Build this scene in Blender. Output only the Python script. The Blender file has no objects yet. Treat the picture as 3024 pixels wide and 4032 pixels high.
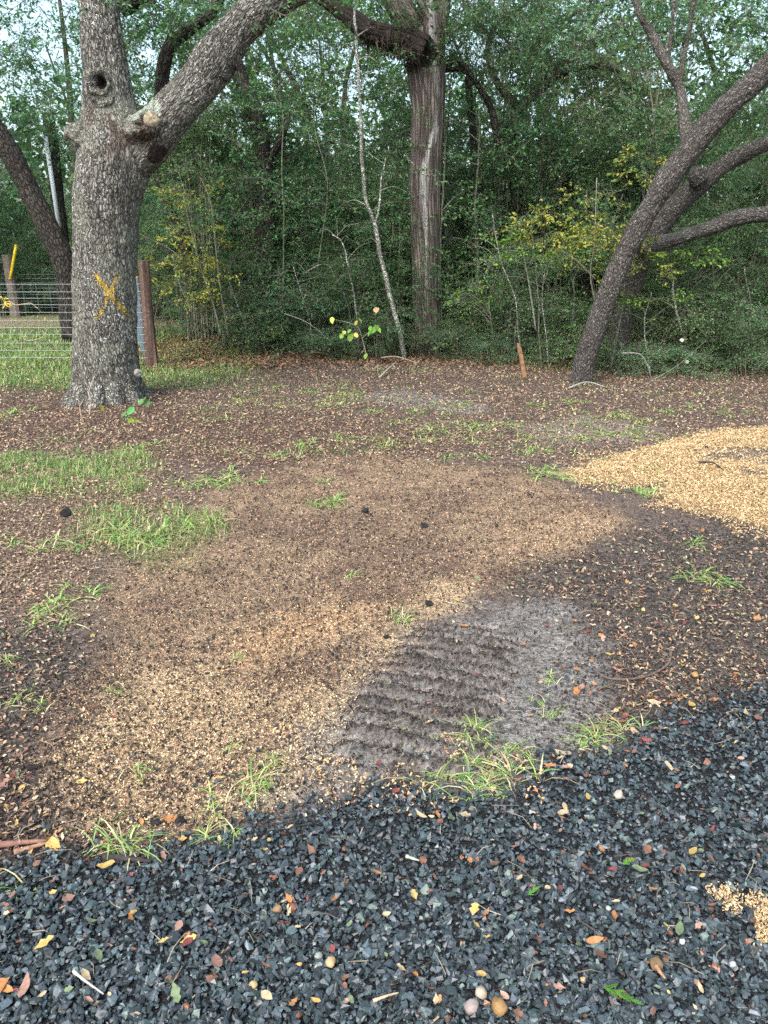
import bpy, bmesh, math, random
import numpy as np
from mathutils import Vector, Matrix

SC = bpy.context.scene
COL = SC.collection
random.seed(7)
R = np.random.default_rng(11)

# ------------------------------------------------------------------ camera, sky, sun, exposure
CAM_H, PITCH, FPX = 1.6, math.radians(19.0), 3033.0
cam_data = bpy.data.cameras.new("camera")
cam = bpy.data.objects.new("camera", cam_data); COL.objects.link(cam)
cam.location = (0, 0, CAM_H); cam.rotation_euler = (math.pi / 2 - PITCH, 0, 0)
cam_data.sensor_fit = 'HORIZONTAL'; cam_data.sensor_width = 36.0
cam_data.lens = 36.0 * FPX / 3024.0
cam_data.clip_start = 0.05; cam_data.clip_end = 2000
SC.camera = cam

world = bpy.data.worlds.new("World"); SC.world = world; world.use_nodes = True
wn, wl = world.node_tree.nodes, world.node_tree.links
wn.clear()
sky = wn.new("ShaderNodeTexSky"); sky.sky_type = 'NISHITA'; sky.sun_disc = False
SUN_EL, SUN_AZ = math.radians(52), math.radians(205)     # azimuth clockwise from +Y: behind the camera, a little left
sky.sun_elevation = SUN_EL; sky.sun_rotation = SUN_AZ
sky.air_density = 1.0; sky.dust_density = 4.0; sky.ozone_density = 1.0
hsv = wn.new("ShaderNodeHueSaturation"); hsv.inputs['Saturation'].default_value = 0.75; hsv.inputs['Hue'].default_value = 0.47
bg = wn.new("ShaderNodeBackground"); bg.inputs['Strength'].default_value = 0.15
wo = wn.new("ShaderNodeOutputWorld")
wl.new(sky.outputs[0], hsv.inputs['Color']); wl.new(hsv.outputs[0], bg.inputs[0]); wl.new(bg.outputs[0], wo.inputs[0])

sd = bpy.data.lights.new("sun", 'SUN'); sd.energy = 0.85; sd.angle = math.radians(30); sd.color = (1.0, 0.97, 0.92)
sun = bpy.data.objects.new("sun", sd); COL.objects.link(sun)
sun.rotation_euler = (math.pi / 2 - SUN_EL, 0, math.pi - SUN_AZ)
sun.location = (-3, -6, 12)

SC.view_settings.view_transform = 'Standard'; SC.view_settings.look = 'None'
SC.view_settings.gamma = 1.0; SC.view_settings.use_curve_mapping = False
SC.view_settings.exposure = 1.5
SC.render.engine = 'CYCLES'
cy = SC.cycles
cy.max_bounces = 5; cy.diffuse_bounces = 3; cy.glossy_bounces = 2; cy.transmission_bounces = 3; cy.transparent_max_bounces = 4
cy.caustics_reflective = False; cy.caustics_refractive = False
cy.use_denoising = False; cy.use_adaptive_sampling = True; cy.adaptive_threshold = 0.02

# ------------------------------------------------------------------ measuring: photograph pixel -> place
def ray(px, py):
    u = (px - 1512) / FPX; v = (2016 - py) / FPX
    return u, math.cos(PITCH) + v * math.sin(PITCH), -math.sin(PITCH) + v * math.cos(PITCH)
def G(px, py):
    u, wy, wz = ray(px, py); t = CAM_H / -wz
    return np.array([u * t, wy * t])
def At(px, py, Y):
    u, wy, wz = ray(px, py); t = Y / wy
    return np.array([u * t, Y, CAM_H + wz * t])
def Gp(pts): return np.array([G(*p) for p in pts])

# ------------------------------------------------------------------ numpy noise
def _hash(i, j, k, s):
    h = (i.astype(np.int64) * 374761393 + j.astype(np.int64) * 668265263 + k.astype(np.int64) * 2147483647 + s * 1274126177) & 0xffffffff
    h = ((h ^ (h >> 13)) * 1274126177) & 0xffffffff
    h = h ^ (h >> 16)
    return (h & 0xffff) / 65535.0
def vnoise(p, s=0):
    p = np.asarray(p, float); f = np.floor(p); d = p - f; d = d * d * (3 - 2 * d); f = f.astype(np.int64)
    x, y, z = f[..., 0], f[..., 1], f[..., 2]; a, b, c = d[..., 0], d[..., 1], d[..., 2]
    r = 0
    for dx in (0, 1):
        for dy in (0, 1):
            for dz in (0, 1):
                r = r + _hash(x + dx, y + dy, z + dz, s) * (a if dx else 1 - a) * (b if dy else 1 - b) * (c if dz else 1 - c)
    return r
def fbm(p, o=3, s=0):
    r, a, t = 0, 1.0, 0
    p = np.asarray(p, float)
    for k in range(o):
        r = r + a * vnoise(p * (2 ** k) + 17.3 * k, s + k); t += a; a *= .5
    return r / t
def n2(x, y, sc, o=3, s=0):
    return fbm(np.stack([x * sc, y * sc, np.zeros_like(x) + .37], -1), o, s)
def sstep(a, b, x):
    t = np.clip((x - a) / (b - a), 0, 1); return t * t * (3 - 2 * t)
def sdf_poly(x, y, poly):            # signed distance, positive inside
    x = np.asarray(x, float); y = np.asarray(y, float)
    d = np.full(x.shape, 1e9); ins = np.zeros(x.shape, bool); n = len(poly)
    for i in range(n):
        ax, ay = poly[i]; bx, by = poly[(i + 1) % n]
        ex, ey = bx - ax, by - ay
        t = np.clip(((x - ax) * ex + (y - ay) * ey) / (ex * ex + ey * ey + 1e-12), 0, 1)
        d = np.minimum(d, (x - ax - t * ex) ** 2 + (y - ay - t * ey) ** 2)
        c = ((ay > y) != (by > y)) & (x < (bx - ax) * (y - ay) / (by - ay + 1e-12) + ax)
        ins ^= c
    d = np.sqrt(d)
    return np.where(ins, d, -d)

# ------------------------------------------------------------------ mesh building
class Buf:
    def __init__(s): s.V, s.F, s.C, s.n = [], [], [], 0
    def add(s, V, F, C=(.5, .5, .5)):
        V = np.asarray(V, np.float32).reshape(-1, 3); F = np.asarray(F, np.int64).reshape(-1, 3)
        C = np.asarray(C, np.float32)
        if C.ndim == 1: C = np.tile(C, (len(V), 1))
        s.V.append(V); s.F.append(F + s.n); s.C.append(C); s.n += len(V)
    def addq(s, V, Q, C=(.5, .5, .5)):
        Q = np.asarray(Q); s.add(V, np.concatenate([Q[:, [0, 1, 2]], Q[:, [0, 2, 3]]]), C)
    def mesh(s, name, mat, smooth=False):
        V = np.concatenate(s.V); F = np.concatenate(s.F); C = np.concatenate(s.C)
        return mesh_tri(name, V, F, C, mat, smooth)
def mesh_tri(name, V, F, C, mat, smooth=False):
    me = bpy.data.meshes.new(name)
    me.vertices.add(len(V)); me.vertices.foreach_set("co", np.asarray(V, np.float32).ravel())
    k = F.shape[1]
    me.loops.add(len(F) * k); me.loops.foreach_set("vertex_index", F.astype(np.int32).ravel())
    me.polygons.add(len(F)); me.polygons.foreach_set("loop_start", np.arange(0, len(F) * k, k, dtype=np.int32))
    me.polygons.foreach_set("loop_total", np.full(len(F), k, np.int32))
    me.update(calc_edges=True)
    me.polygons.foreach_set("use_smooth", np.full(len(F), smooth))
    if C is not None:
        a = me.color_attributes.new("Col", 'FLOAT_COLOR', 'POINT')
        a.data.foreach_set("color", np.concatenate([C, np.ones((len(C), 1))], 1).astype(np.float32).ravel())
    if mat: me.materials.append(mat)
    return me
def vattr(me, name, arr):
    a = me.attributes.new(name, 'FLOAT_VECTOR', 'POINT'); a.data.foreach_set("vector", np.asarray(arr, np.float32).ravel())
def fattr(me, name, arr):
    a = me.attributes.new(name, 'FLOAT', 'POINT'); a.data.foreach_set("value", np.asarray(arr, np.float32).ravel())
def ob(name, me, parent=None, loc=(0, 0, 0), **tags):
    o = bpy.data.objects.new(name, me); COL.objects.link(o); o.location = loc
    if parent: o.parent = parent
    for k, v in tags.items(): o[k] = v
    return o
def thing(name, label, cat, loc=(0, 0, 0), group=None):
    o = ob(name, None, None, loc); o['label'] = label; o['category'] = cat
    o.empty_display_size = .1
    if group: o['group'] = group
    return o
def tagt(o, label, cat, group=None):
    o['label'] = label; o['category'] = cat
    if group: o['group'] = group
    return o
def catmull(P, n):
    P = np.asarray(P, float); Q = np.concatenate([[2 * P[0] - P[1]], P, [2 * P[-1] - P[-2]]]); out = []
    for i in range(1, len(Q) - 2):
        for t in np.linspace(0, 1, n, endpoint=False):
            a, b, c, d = Q[i - 1:i + 3]
            out.append(.5 * (2 * b + (c - a) * t + (2 * a - 5 * b + 4 * c - d) * t * t + (3 * b - a - 3 * c + d) * t ** 3))
    out.append(P[-1]); return np.array(out)
def frames(P):
    P = np.asarray(P, float); T = np.gradient(P, axis=0); T /= np.linalg.norm(T, axis=1, keepdims=True) + 1e-9
    a = np.array([1., 0, 0]) if abs(T[0][0]) < .8 else np.array([0, 1., 0])
    N = np.zeros_like(P); n = a - T[0] * a.dot(T[0]); n /= np.linalg.norm(n); N[0] = n
    for i in range(1, len(P)):
        n = n - T[i] * n.dot(T[i]); n /= np.linalg.norm(n) + 1e-9; N[i] = n
    return T, N, np.cross(T, N)
def tube(P, r, ns=6, cap=True, rough=0.0, seed=0):
    P = np.asarray(P, float); r = np.broadcast_to(np.asarray(r, float), (len(P),))
    T, N, B = frames(P); th = np.arange(ns) * 2 * math.pi / ns
    rr = r[:, None] * np.ones(ns)
    if rough: rr = rr * (1 + rough * (np.random.default_rng(seed).random(rr.shape) - .5) * 2)
    V = P[:, None] + rr[..., None] * (np.cos(th)[None, :, None] * N[:, None] + np.sin(th)[None, :, None] * B[:, None])
    V = V.reshape(-1, 3); m = len(P); i = np.arange(m - 1)[:, None] * ns; j = np.arange(ns)[None]; k = (j + 1) % ns
    Q = np.stack([i + j, i + k, i + ns + k, i + ns + j], -1).reshape(-1, 4)
    F = np.concatenate([Q[:, [0, 1, 2]], Q[:, [0, 2, 3]]])
    if cap:
        c0 = len(V); V = np.concatenate([V, P[:1], P[-1:]])
        j = np.arange(ns); k = (j + 1) % ns
        F = np.concatenate([F, np.stack([np.full(ns, c0), k, j], 1), np.stack([np.full(ns, c0 + 1), (m - 1) * ns + j, (m - 1) * ns + k], 1)])
    return V, F
def rotm(yaw, pitch, roll):          # arrays -> (n,3,3), columns = local x,y,z
    cy_, sy = np.cos(yaw), np.sin(yaw); cp, sp = np.cos(pitch), np.sin(pitch); cr, sr = np.cos(roll), np.sin(roll)
    z = np.zeros_like(cy_); o = np.ones_like(cy_)
    A = np.stack([np.stack([cy_, -sy, z], -1), np.stack([sy, cy_, z], -1), np.stack([z, z, o], -1)], -2)
    B = np.stack([np.stack([cp, z, sp], -1), np.stack([z, o, z], -1), np.stack([-sp, z, cp], -1)], -2)
    C = np.stack([np.stack([o, z, z], -1), np.stack([z, cr, -sr], -1), np.stack([z, sr, cr], -1)], -2)
    return A @ B @ C
def inst(buf, PV, PF, pos, M, sc, col):
    """many copies of one small shape joined into a buffer"""
    n, k = len(pos), len(PV)
    V = np.einsum('nij,kj->nki', M, PV) * np.reshape(sc, (n, 1, -1)) + pos[:, None]
    F = PF[None] + (np.arange(n) * k)[:, None, None]
    col = np.asarray(col, np.float32)
    C = np.repeat(col[:, None], k, 1) if col.ndim == 2 else col
    buf.add(V.reshape(-1, 3), F.reshape(-1, 3), C.reshape(-1, 3))

# ------------------------------------------------------------------ materials
def nt(name):
    m = bpy.data.materials.new(name); m.use_nodes = True; n = m.node_tree.nodes; l = m.node_tree.links
    return m, n, l, n["Principled BSDF"]
def N(n, t, **k):
    x = n.new(t)
    for a, b in k.items():
        if a in x.inputs.keys(): x.inputs[a].default_value = b
        else: setattr(x, a, b)
    return x
def ramp(n, stops):
    r = n.new("ShaderNodeValToRGB"); e = r.color_ramp.elements
    while len(e) < len(stops): e.new(.5)
    for a, (p, c) in zip(e, stops): a.position = p; a.color = (*c, 1) if len(c) == 3 else c
    return r
def mulcol(n, l, a, b, blend='MULTIPLY', fac=1.0):
    m = n.new("ShaderNodeMixRGB"); m.blend_type = blend
    if isinstance(fac, float): m.inputs[0].default_value = fac
    else: l.new(fac, m.inputs[0])
    for s, i in ((a, 1), (b, 2)):
        if isinstance(s, tuple): m.inputs[i].default_value = (*s, 1)
        else: l.new(s, m.inputs[i])
    return m.outputs[0]
def mat_col(name, rough=.8, spec=.3, nscale=0, nmin=.6, nmax=1.3, bump=0.0, objvar=0.0, translucent=0.0, dist=.01):
    m, n, l, p = nt(name); a = N(n, "ShaderNodeAttribute", attribute_name="Col"); c = a.outputs['Color']
    p.inputs['Roughness'].default_value = rough; p.inputs['Specular IOR Level'].default_value = spec
    if nscale:
        tc = n.new("ShaderNodeTexCoord"); t = N(n, "ShaderNodeTexNoise", Scale=nscale, Detail=4.0); l.new(tc.outputs['Object'], t.inputs['Vector'])
        r = ramp(n, [(.3, (nmin,) * 3), (.7, (nmax,) * 3)]); l.new(t.outputs[0], r.inputs[0]); c = mulcol(n, l, c, r.outputs[0])
        if bump:
            b = N(n, "ShaderNodeBump", Strength=bump, Distance=dist); l.new(t.outputs[0], b.inputs['Height']); l.new(b.outputs[0], p.inputs['Normal'])
    if objvar:
        oi = n.new("ShaderNodeObjectInfo"); h = n.new("ShaderNodeHueSaturation")
        mr = N(n, "ShaderNodeMapRange"); mr.inputs['To Min'].default_value = 1 - objvar; mr.inputs['To Max'].default_value = 1 + objvar
        l.new(oi.outputs['Random'], mr.inputs['Value']); l.new(mr.outputs[0], h.inputs['Value']); l.new(c, h.inputs['Color'])
        mr2 = N(n, "ShaderNodeMapRange"); mr2.inputs['To Min'].default_value = .48; mr2.inputs['To Max'].default_value = .525
        ml = N(n, "ShaderNodeMath", operation='FRACT'); mm = N(n, "ShaderNodeMath", operation='MULTIPLY'); mm.inputs[1].default_value = 7.31
        l.new(oi.outputs['Random'], mm.inputs[0]); l.new(mm.outputs[0], ml.inputs[0]); l.new(ml.outputs[0], mr2.inputs['Value']); l.new(mr2.outputs[0], h.inputs['Hue'])
        c = h.outputs[0]
    l.new(c, p.inputs['Base Color'])
    if translucent:
        tr = n.new("ShaderNodeBsdfTranslucent"); l.new(c, tr.inputs[0]); mx = n.new("ShaderNodeMixShader"); mx.inputs[0].default_value = translucent
        l.new(p.outputs[0], mx.inputs[1]); l.new(tr.outputs[0], mx.inputs[2]); l.new(mx.outputs[0], n["Material Output"].inputs[0])
    return m
M_leaf = mat_col("foliage_leaf", .6, .18, objvar=.25, translucent=.3)
M_grass = mat_col("grass_blade", .5, .3, translucent=.25)
M_dead = mat_col("fallen_leaf", .6, .35, nscale=90, nmin=.7, nmax=1.2)
M_chip = mat_col("wood_chip", .85, .15)
M_stone = mat_col("crushed_stone", .38, .5, nscale=160, nmin=.75, nmax=1.3, bump=.35, dist=.002)
M_pebble = mat_col("pebble", .6, .3, nscale=70, nmin=.75, nmax=1.2, bump=.3, dist=.003)
M_clod = mat_col("dark_soil_clod", .9, .2, nscale=120, nmin=.5, nmax=1.4, bump=.6, dist=.004)
M_twig = mat_col("twig_bark", .85, .2, nscale=40, nmin=.6, nmax=1.35)
M_wood = mat_col("weathered_wood", .85, .2, nscale=30, nmin=.6, nmax=1.3, bump=.5)
M_plastic = mat_col("yellow_plastic", .45, .4)
M_wire = mat_col("galvanised_wire", .45, .5)

def mat_bark(name, base, dark, light, speck=None, vs=26, zs=.4, speck_at=.66, crack=.09, bump=.9, bd=.02):
    m, n, l, p = nt(name); a = N(n, "ShaderNodeAttribute", attribute_name="bk")
    mp = n.new("ShaderNodeMapping"); mp.inputs['Scale'].default_value = (1, 1, zs); l.new(a.outputs['Vector'], mp.inputs['Vector'])
    ds = N(n, "ShaderNodeTexNoise", Scale=vs * .55, Detail=3.0); l.new(mp.outputs[0], ds.inputs['Vector'])
    off = n.new("ShaderNodeVectorMath"); off.operation = 'MULTIPLY_ADD'; off.inputs[1].default_value = (.05, .05, .05)
    l.new(ds.outputs['Color'], off.inputs[0]); l.new(mp.outputs[0], off.inputs[2])
    v = N(n, "ShaderNodeTexVoronoi", Scale=float(vs), feature='DISTANCE_TO_EDGE'); l.new(off.outputs[0], v.inputs['Vector'])
    vc = N(n, "ShaderNodeTexVoronoi", Scale=float(vs)); l.new(off.outputs[0], vc.inputs['Vector'])
    fn = N(n, "ShaderNodeTexNoise", Scale=vs * 3.2, Detail=5.0); l.new(mp.outputs[0], fn.inputs['Vector'])
    big = N(n, "ShaderNodeTexNoise", Scale=2.2, Detail=3.0); l.new(a.outputs['Vector'], big.inputs['Vector'])
    cr = ramp(n, [(0, (0, 0, 0)), (crack, (.5,) * 3), (crack * 3, (1, 1, 1))]); l.new(v.outputs['Distance'], cr.inputs[0])
    c1 = mulcol(n, l, base, light, 'MIX', big.outputs[0])
    pr = ramp(n, [(0, (.6,) * 3), (1, (1.35,) * 3)]); l.new(vc.outputs['Color'], pr.inputs[0])
    c2 = mulcol(n, l, c1, pr.outputs[0])
    fr = ramp(n, [(.3, (.6,) * 3), (.7, (1.3,) * 3)]); l.new(fn.outputs[0], fr.inputs[0]); c2 = mulcol(n, l, c2, fr.outputs[0])
    c3 = mulcol(n, l, dark, c2, 'MIX', cr.outputs[0])
    if speck:
        sn = N(n, "ShaderNodeTexNoise", Scale=55.0, Detail=2.0, Roughness=.6); l.new(a.outputs['Vector'], sn.inputs['Vector'])
        sp = ramp(n, [(speck_at - .04, (0, 0, 0)), (speck_at, (1, 1, 1))])
        ad = N(n, "ShaderNodeMath", operation='MULTIPLY_ADD'); ad.inputs[1].default_value = .25; l.new(big.outputs[0], ad.inputs[0]); l.new(sn.outputs[0], ad.inputs[2])
        sb = N(n, "ShaderNodeMath", operation='SUBTRACT'); sb.inputs[1].default_value = .125; l.new(ad.outputs[0], sb.inputs[0])
        l.new(sb.outputs[0], sp.inputs[0]); c3 = mulcol(n, l, c3, speck, 'MIX', sp.outputs[0])
    ac = N(n, "ShaderNodeAttribute", attribute_name="tint")      # rgb tint and its weight: pale wood, red bark, moss
    aw = N(n, "ShaderNodeAttribute", attribute_name="tw")
    wm = N(n, "ShaderNodeMath", operation='MULTIPLY'); wr = ramp(n, [(.35, (0, 0, 0)), (.6, (1, 1, 1))])
    am = N(n, "ShaderNodeMath", operation='MULTIPLY_ADD'); am.inputs[1].default_value = .5
    l.new(fn.outputs[0], am.inputs[0]); l.new(aw.outputs['Fac'], am.inputs[2]); 
    wr = ramp(n, [(.55, (0, 0, 0)), (.85, (1, 1, 1))]); l.new(am.outputs[0], wr.inputs[0])
    c4 = mulcol(n, l, c3, mulcol(n, l, ac.outputs['Color'], fr.outputs[0]), 'MIX', wr.outputs[0])
    l.new(c4, p.inputs['Base Color']); p.inputs['Roughness'].default_value = .88; p.inputs['Specular IOR Level'].default_value = .2
    hs = N(n, "ShaderNodeMath", operation='MULTIPLY_ADD'); hs.inputs[1].default_value = .35; l.new(fn.outputs[0], hs.inputs[0]); l.new(cr.outputs[0], hs.inputs[2])
    b = N(n, "ShaderNodeBump", Strength=bump, Distance=bd); l.new(hs.outputs[0], b.inputs['Height']); l.new(b.outputs[0], p.inputs['Normal'])
    return m
B_oak = mat_bark("oak_bark", (.165, .158, .135), (.05, .046, .04), (.29, .29, .255), (.62, .66, .60), vs=44, zs=.30, speck_at=.665, crack=.075)
B_cedar = mat_bark("cedar_bark", (.145, .12, .104), (.055, .045, .04), (.235, .205, .182), None, vs=26, zs=.055, crack=.12)
B_lean = mat_bark("rough_bark", (.14, .128, .114), (.035, .032, .028), (.24, .225, .205), (.5, .54, .48), vs=52, zs=.42, speck_at=.72, crack=.13, bump=1.0)
B_dark = mat_bark("dark_bark", (.045, .04, .034), (.015, .013, .012), (.085, .078, .065), None, vs=24, zs=.4)
B_pale = mat_bark("pale_mottled_bark", (.12, .125, .10), (.06, .06, .05), (.24, .25, .21), (.6, .62, .56), vs=22, zs=.6, speck_at=.6, crack=.04, bump=.4)
B_green = mat_bark("green_grey_bark", (.10, .115, .08), (.04, .045, .035), (.20, .22, .15), None, vs=20, zs=.6, crack=.04, bump=.3)

# ------------------------------------------------------------------ ground zones
GRAVEL = Gp([(-900, 3450), (-300, 3420), (0, 3425), (220, 3400), (420, 3430), (600, 3400), (760, 3350), (900, 3340), (1050, 3290), (1200, 3230), (1330, 3170), (1480, 3130),
             (1650, 3160), (1800, 3185), (1980, 3160), (2070, 3060), (2160, 2990), (2450, 2975), (2555, 2880), (2680, 2830), (2833, 2800), (2870, 2757), (3024, 2730), (3500, 2640), (4300, 2560)])
GRAVEL = np.concatenate([GRAVEL, [[9, 1.5], [9, -6], [-9, -6], [-9, 1.0]]])
PILE = Gp([(2170, 1866), (2419, 1793), (2584, 1751), (2786, 1701), (3024, 1683), (3350, 1690), (3700, 1800), (3700, 2080), (3400, 2130), (3024, 2087), (2878, 2041), (2768, 2004), (2639, 1977), (2584, 1903), (2419, 1912), (2281, 1894)])
BROWN = Gp([(900, 1900), (1200, 1810), (1500, 1790), (2000, 1850), (2250, 1930), (2500, 2050), (2380, 2110), (2150, 2190), (1980, 2290), (1780, 2400), (1620, 2540), (1430, 2700), (1270, 2850), (1180, 3000), (1020, 3100), (830, 3230), (450, 3260), (230, 3130), (160, 2930), (330, 2720), (470, 2520), (380, 2350), (500, 2180), (700, 2040)])
TAN1 = [Gp([(860, 2520), (1250, 2370), (1560, 2360), (1480, 2440), (1250, 2520), (950, 2640)]),
        Gp([(1820, 2330), (1670, 2490), (1440, 2700), (1280, 2860), (1190, 3030), (960, 3170), (880, 3060), (1180, 2800), (1480, 2500), (1650, 2340)]),
        Gp([(500, 2640), (860, 2600), (980, 2760), (900, 3050), (760, 3220), (400, 3240), (230, 3060), (330, 2800)])]
TAN2 = Gp([(1900, 2200), (2150, 2170), (2450, 2070), (2250, 1990), (2000, 2080), (1820, 2280)])
TRACK = Gp([(1720, 2400), (2250, 2400), (2400, 2560), (2330, 2880), (2150, 2990), (1900, 3120), (1500, 3160), (1250, 3200), (1020, 3160), (1180, 2980), (1430, 2720), (1600, 2560)])
DARK1 = Gp([(1950, 2290), (2500, 2080), (2800, 2060), (3500, 2150), (3500, 2760), (2300, 3000), (2250, 2420)])
DARK2 = Gp([(-600, 2450), (250, 2480), (480, 2560), (330, 2740), (170, 2930), (230, 3150), (600, 3400), (-600, 3500)])
GRAY1 = Gp([(1380, 1560), (1600, 1535), (1900, 1600), (1900, 1640), (1500, 1600)])
GRAY2 = Gp([(2050, 1690), (2300, 1640), (2600, 1680), (2600, 1730), (2300, 1750), (2100, 1740)])
REDM = Gp([(-400, 1620), (200, 1580), (700, 1600), (1300, 1640), (1900, 1720), (1700, 1800), (1000, 1850), (600, 1790), (300, 1760), (-400, 1800)])
LITL = Gp([(-700, 1830), (500, 1850), (900, 1950), (500, 2180), (400, 2450), (-700, 2520)])
LAWN = Gp([(-3500, 1260), (560, 1290), (700, 1330), (1000, 1390), (1000, 1440), (800, 1520), (500, 1520), (-3000, 1560)])
YARD = np.array([[-30, 8.6], [-3.3, 8.9], [-3.4, 12], [-3.2, 22], [-30, 24]])
GPATCH = Gp([(-300, 1830), (150, 1790), (520, 1790), (640, 1850), (520, 1950), (150, 1960), (-300, 1990)])
GPATCH2 = Gp([(330, 2010), (600, 1990), (900, 2030), (860, 2110), (640, 2210), (420, 2180)])
PBARE = Gp([(2740, 1800), (2880, 1762), (3024, 1785), (3200, 1840), (3024, 1856), (2860, 1835)])
TRA, TRB = G(1880, 2440), G(1500, 3130)
tdir = (TRB - TRA) / np.linalg.norm(TRB - TRA); tlen = np.linalg.norm(TRB - TRA); tperp = np.array([-tdir[1], tdir[0]])
def jit(x, y, a=.1, sc=6, s=0): return (n2(x, y, sc, 3, s) - .5) * 2 * a
def zone(x, y, poly, soft=.06, a=.1, sc=5, s=0):
    m = (x > poly[:, 0].min() - 1) & (x < poly[:, 0].max() + 1) & (y > poly[:, 1].min() - 1) & (y < poly[:, 1].max() + 1)
    out = np.zeros(x.shape)
    if m.any():
        xs, ys = x[m], y[m]; out[m] = sstep(-soft, soft, sdf_poly(xs, ys, poly) + jit(xs, ys, a, sc, s))
    return out
def tan(x, y, soft=.15, a=.2, sc=3, s=46): return np.max([zone(x, y, p, soft, a, sc, s) for p in TAN1], axis=0)
def forest_edge(x): return 11.6 + .35 * np.sin(x * .9 + 1) + np.clip((x - 1) * -.06, -.9, .5)
def ridge_mask(x, y):                 # tread bars pressed into the soil, 0..1
    rx, ry = x - TRA[0], y - TRA[1]; d = rx * tdir[0] + ry * tdir[1]; w = rx * tperp[0] + ry * tperp[1]
    m = sstep(-.05, .25, d) * sstep(tlen + .1, tlen - .25, d) * sstep(.30, .2, np.abs(w + jit(x, y, .05, 5, 9)))
    ph = (y + .27 * x + .035 * jit(x, y, 1, 4, 8)) / .092 * 2 * np.pi
    return m * sstep(.55, .95, np.sin(ph) * .5 + .5) * (.8 + .2 * sstep(.35, .55, n2(x, y, 7, 2, 95)))
def height(x, y):
    x = np.asarray(x, float); y = np.asarray(y, float)
    h = (n2(x, y, .5, 2, 3) - .5) * .06 + (n2(x, y, 3.0, 3, 4) - .5) * .022
    near = y < 9
    h = h + .02 * zone(x, y, GRAVEL, .12, .05, 5, 21)
    if near.any():
        h = h + (.045 * sstep(0, .7, np.maximum(sdf_poly(x, y, PILE), 0)) + .014 * zone(x, y, PILE, .05, .12, 6, 22) + (n2(x, y, 4, 3, 93) - .5) * .05 * zone(x, y, PILE, .3, .1, 4, 22)) * near
        # tyre tread pressed into the soil
        rm = ridge_mask(x, y); h = h + near * rm * (.040 + (n2(x, y, 28, 2, 5) - .5) * .026)
    fl = sstep(-.4, 2.5, y - forest_edge(x)) * (x > -3.2)
    h = h + fl * (.12 + .12 * (n2(x, y, 1.2, 2, 31) - .5))
    return h
def H(x, y): return float(height(np.array([float(x)]), np.array([float(y)]))[0])

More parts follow.
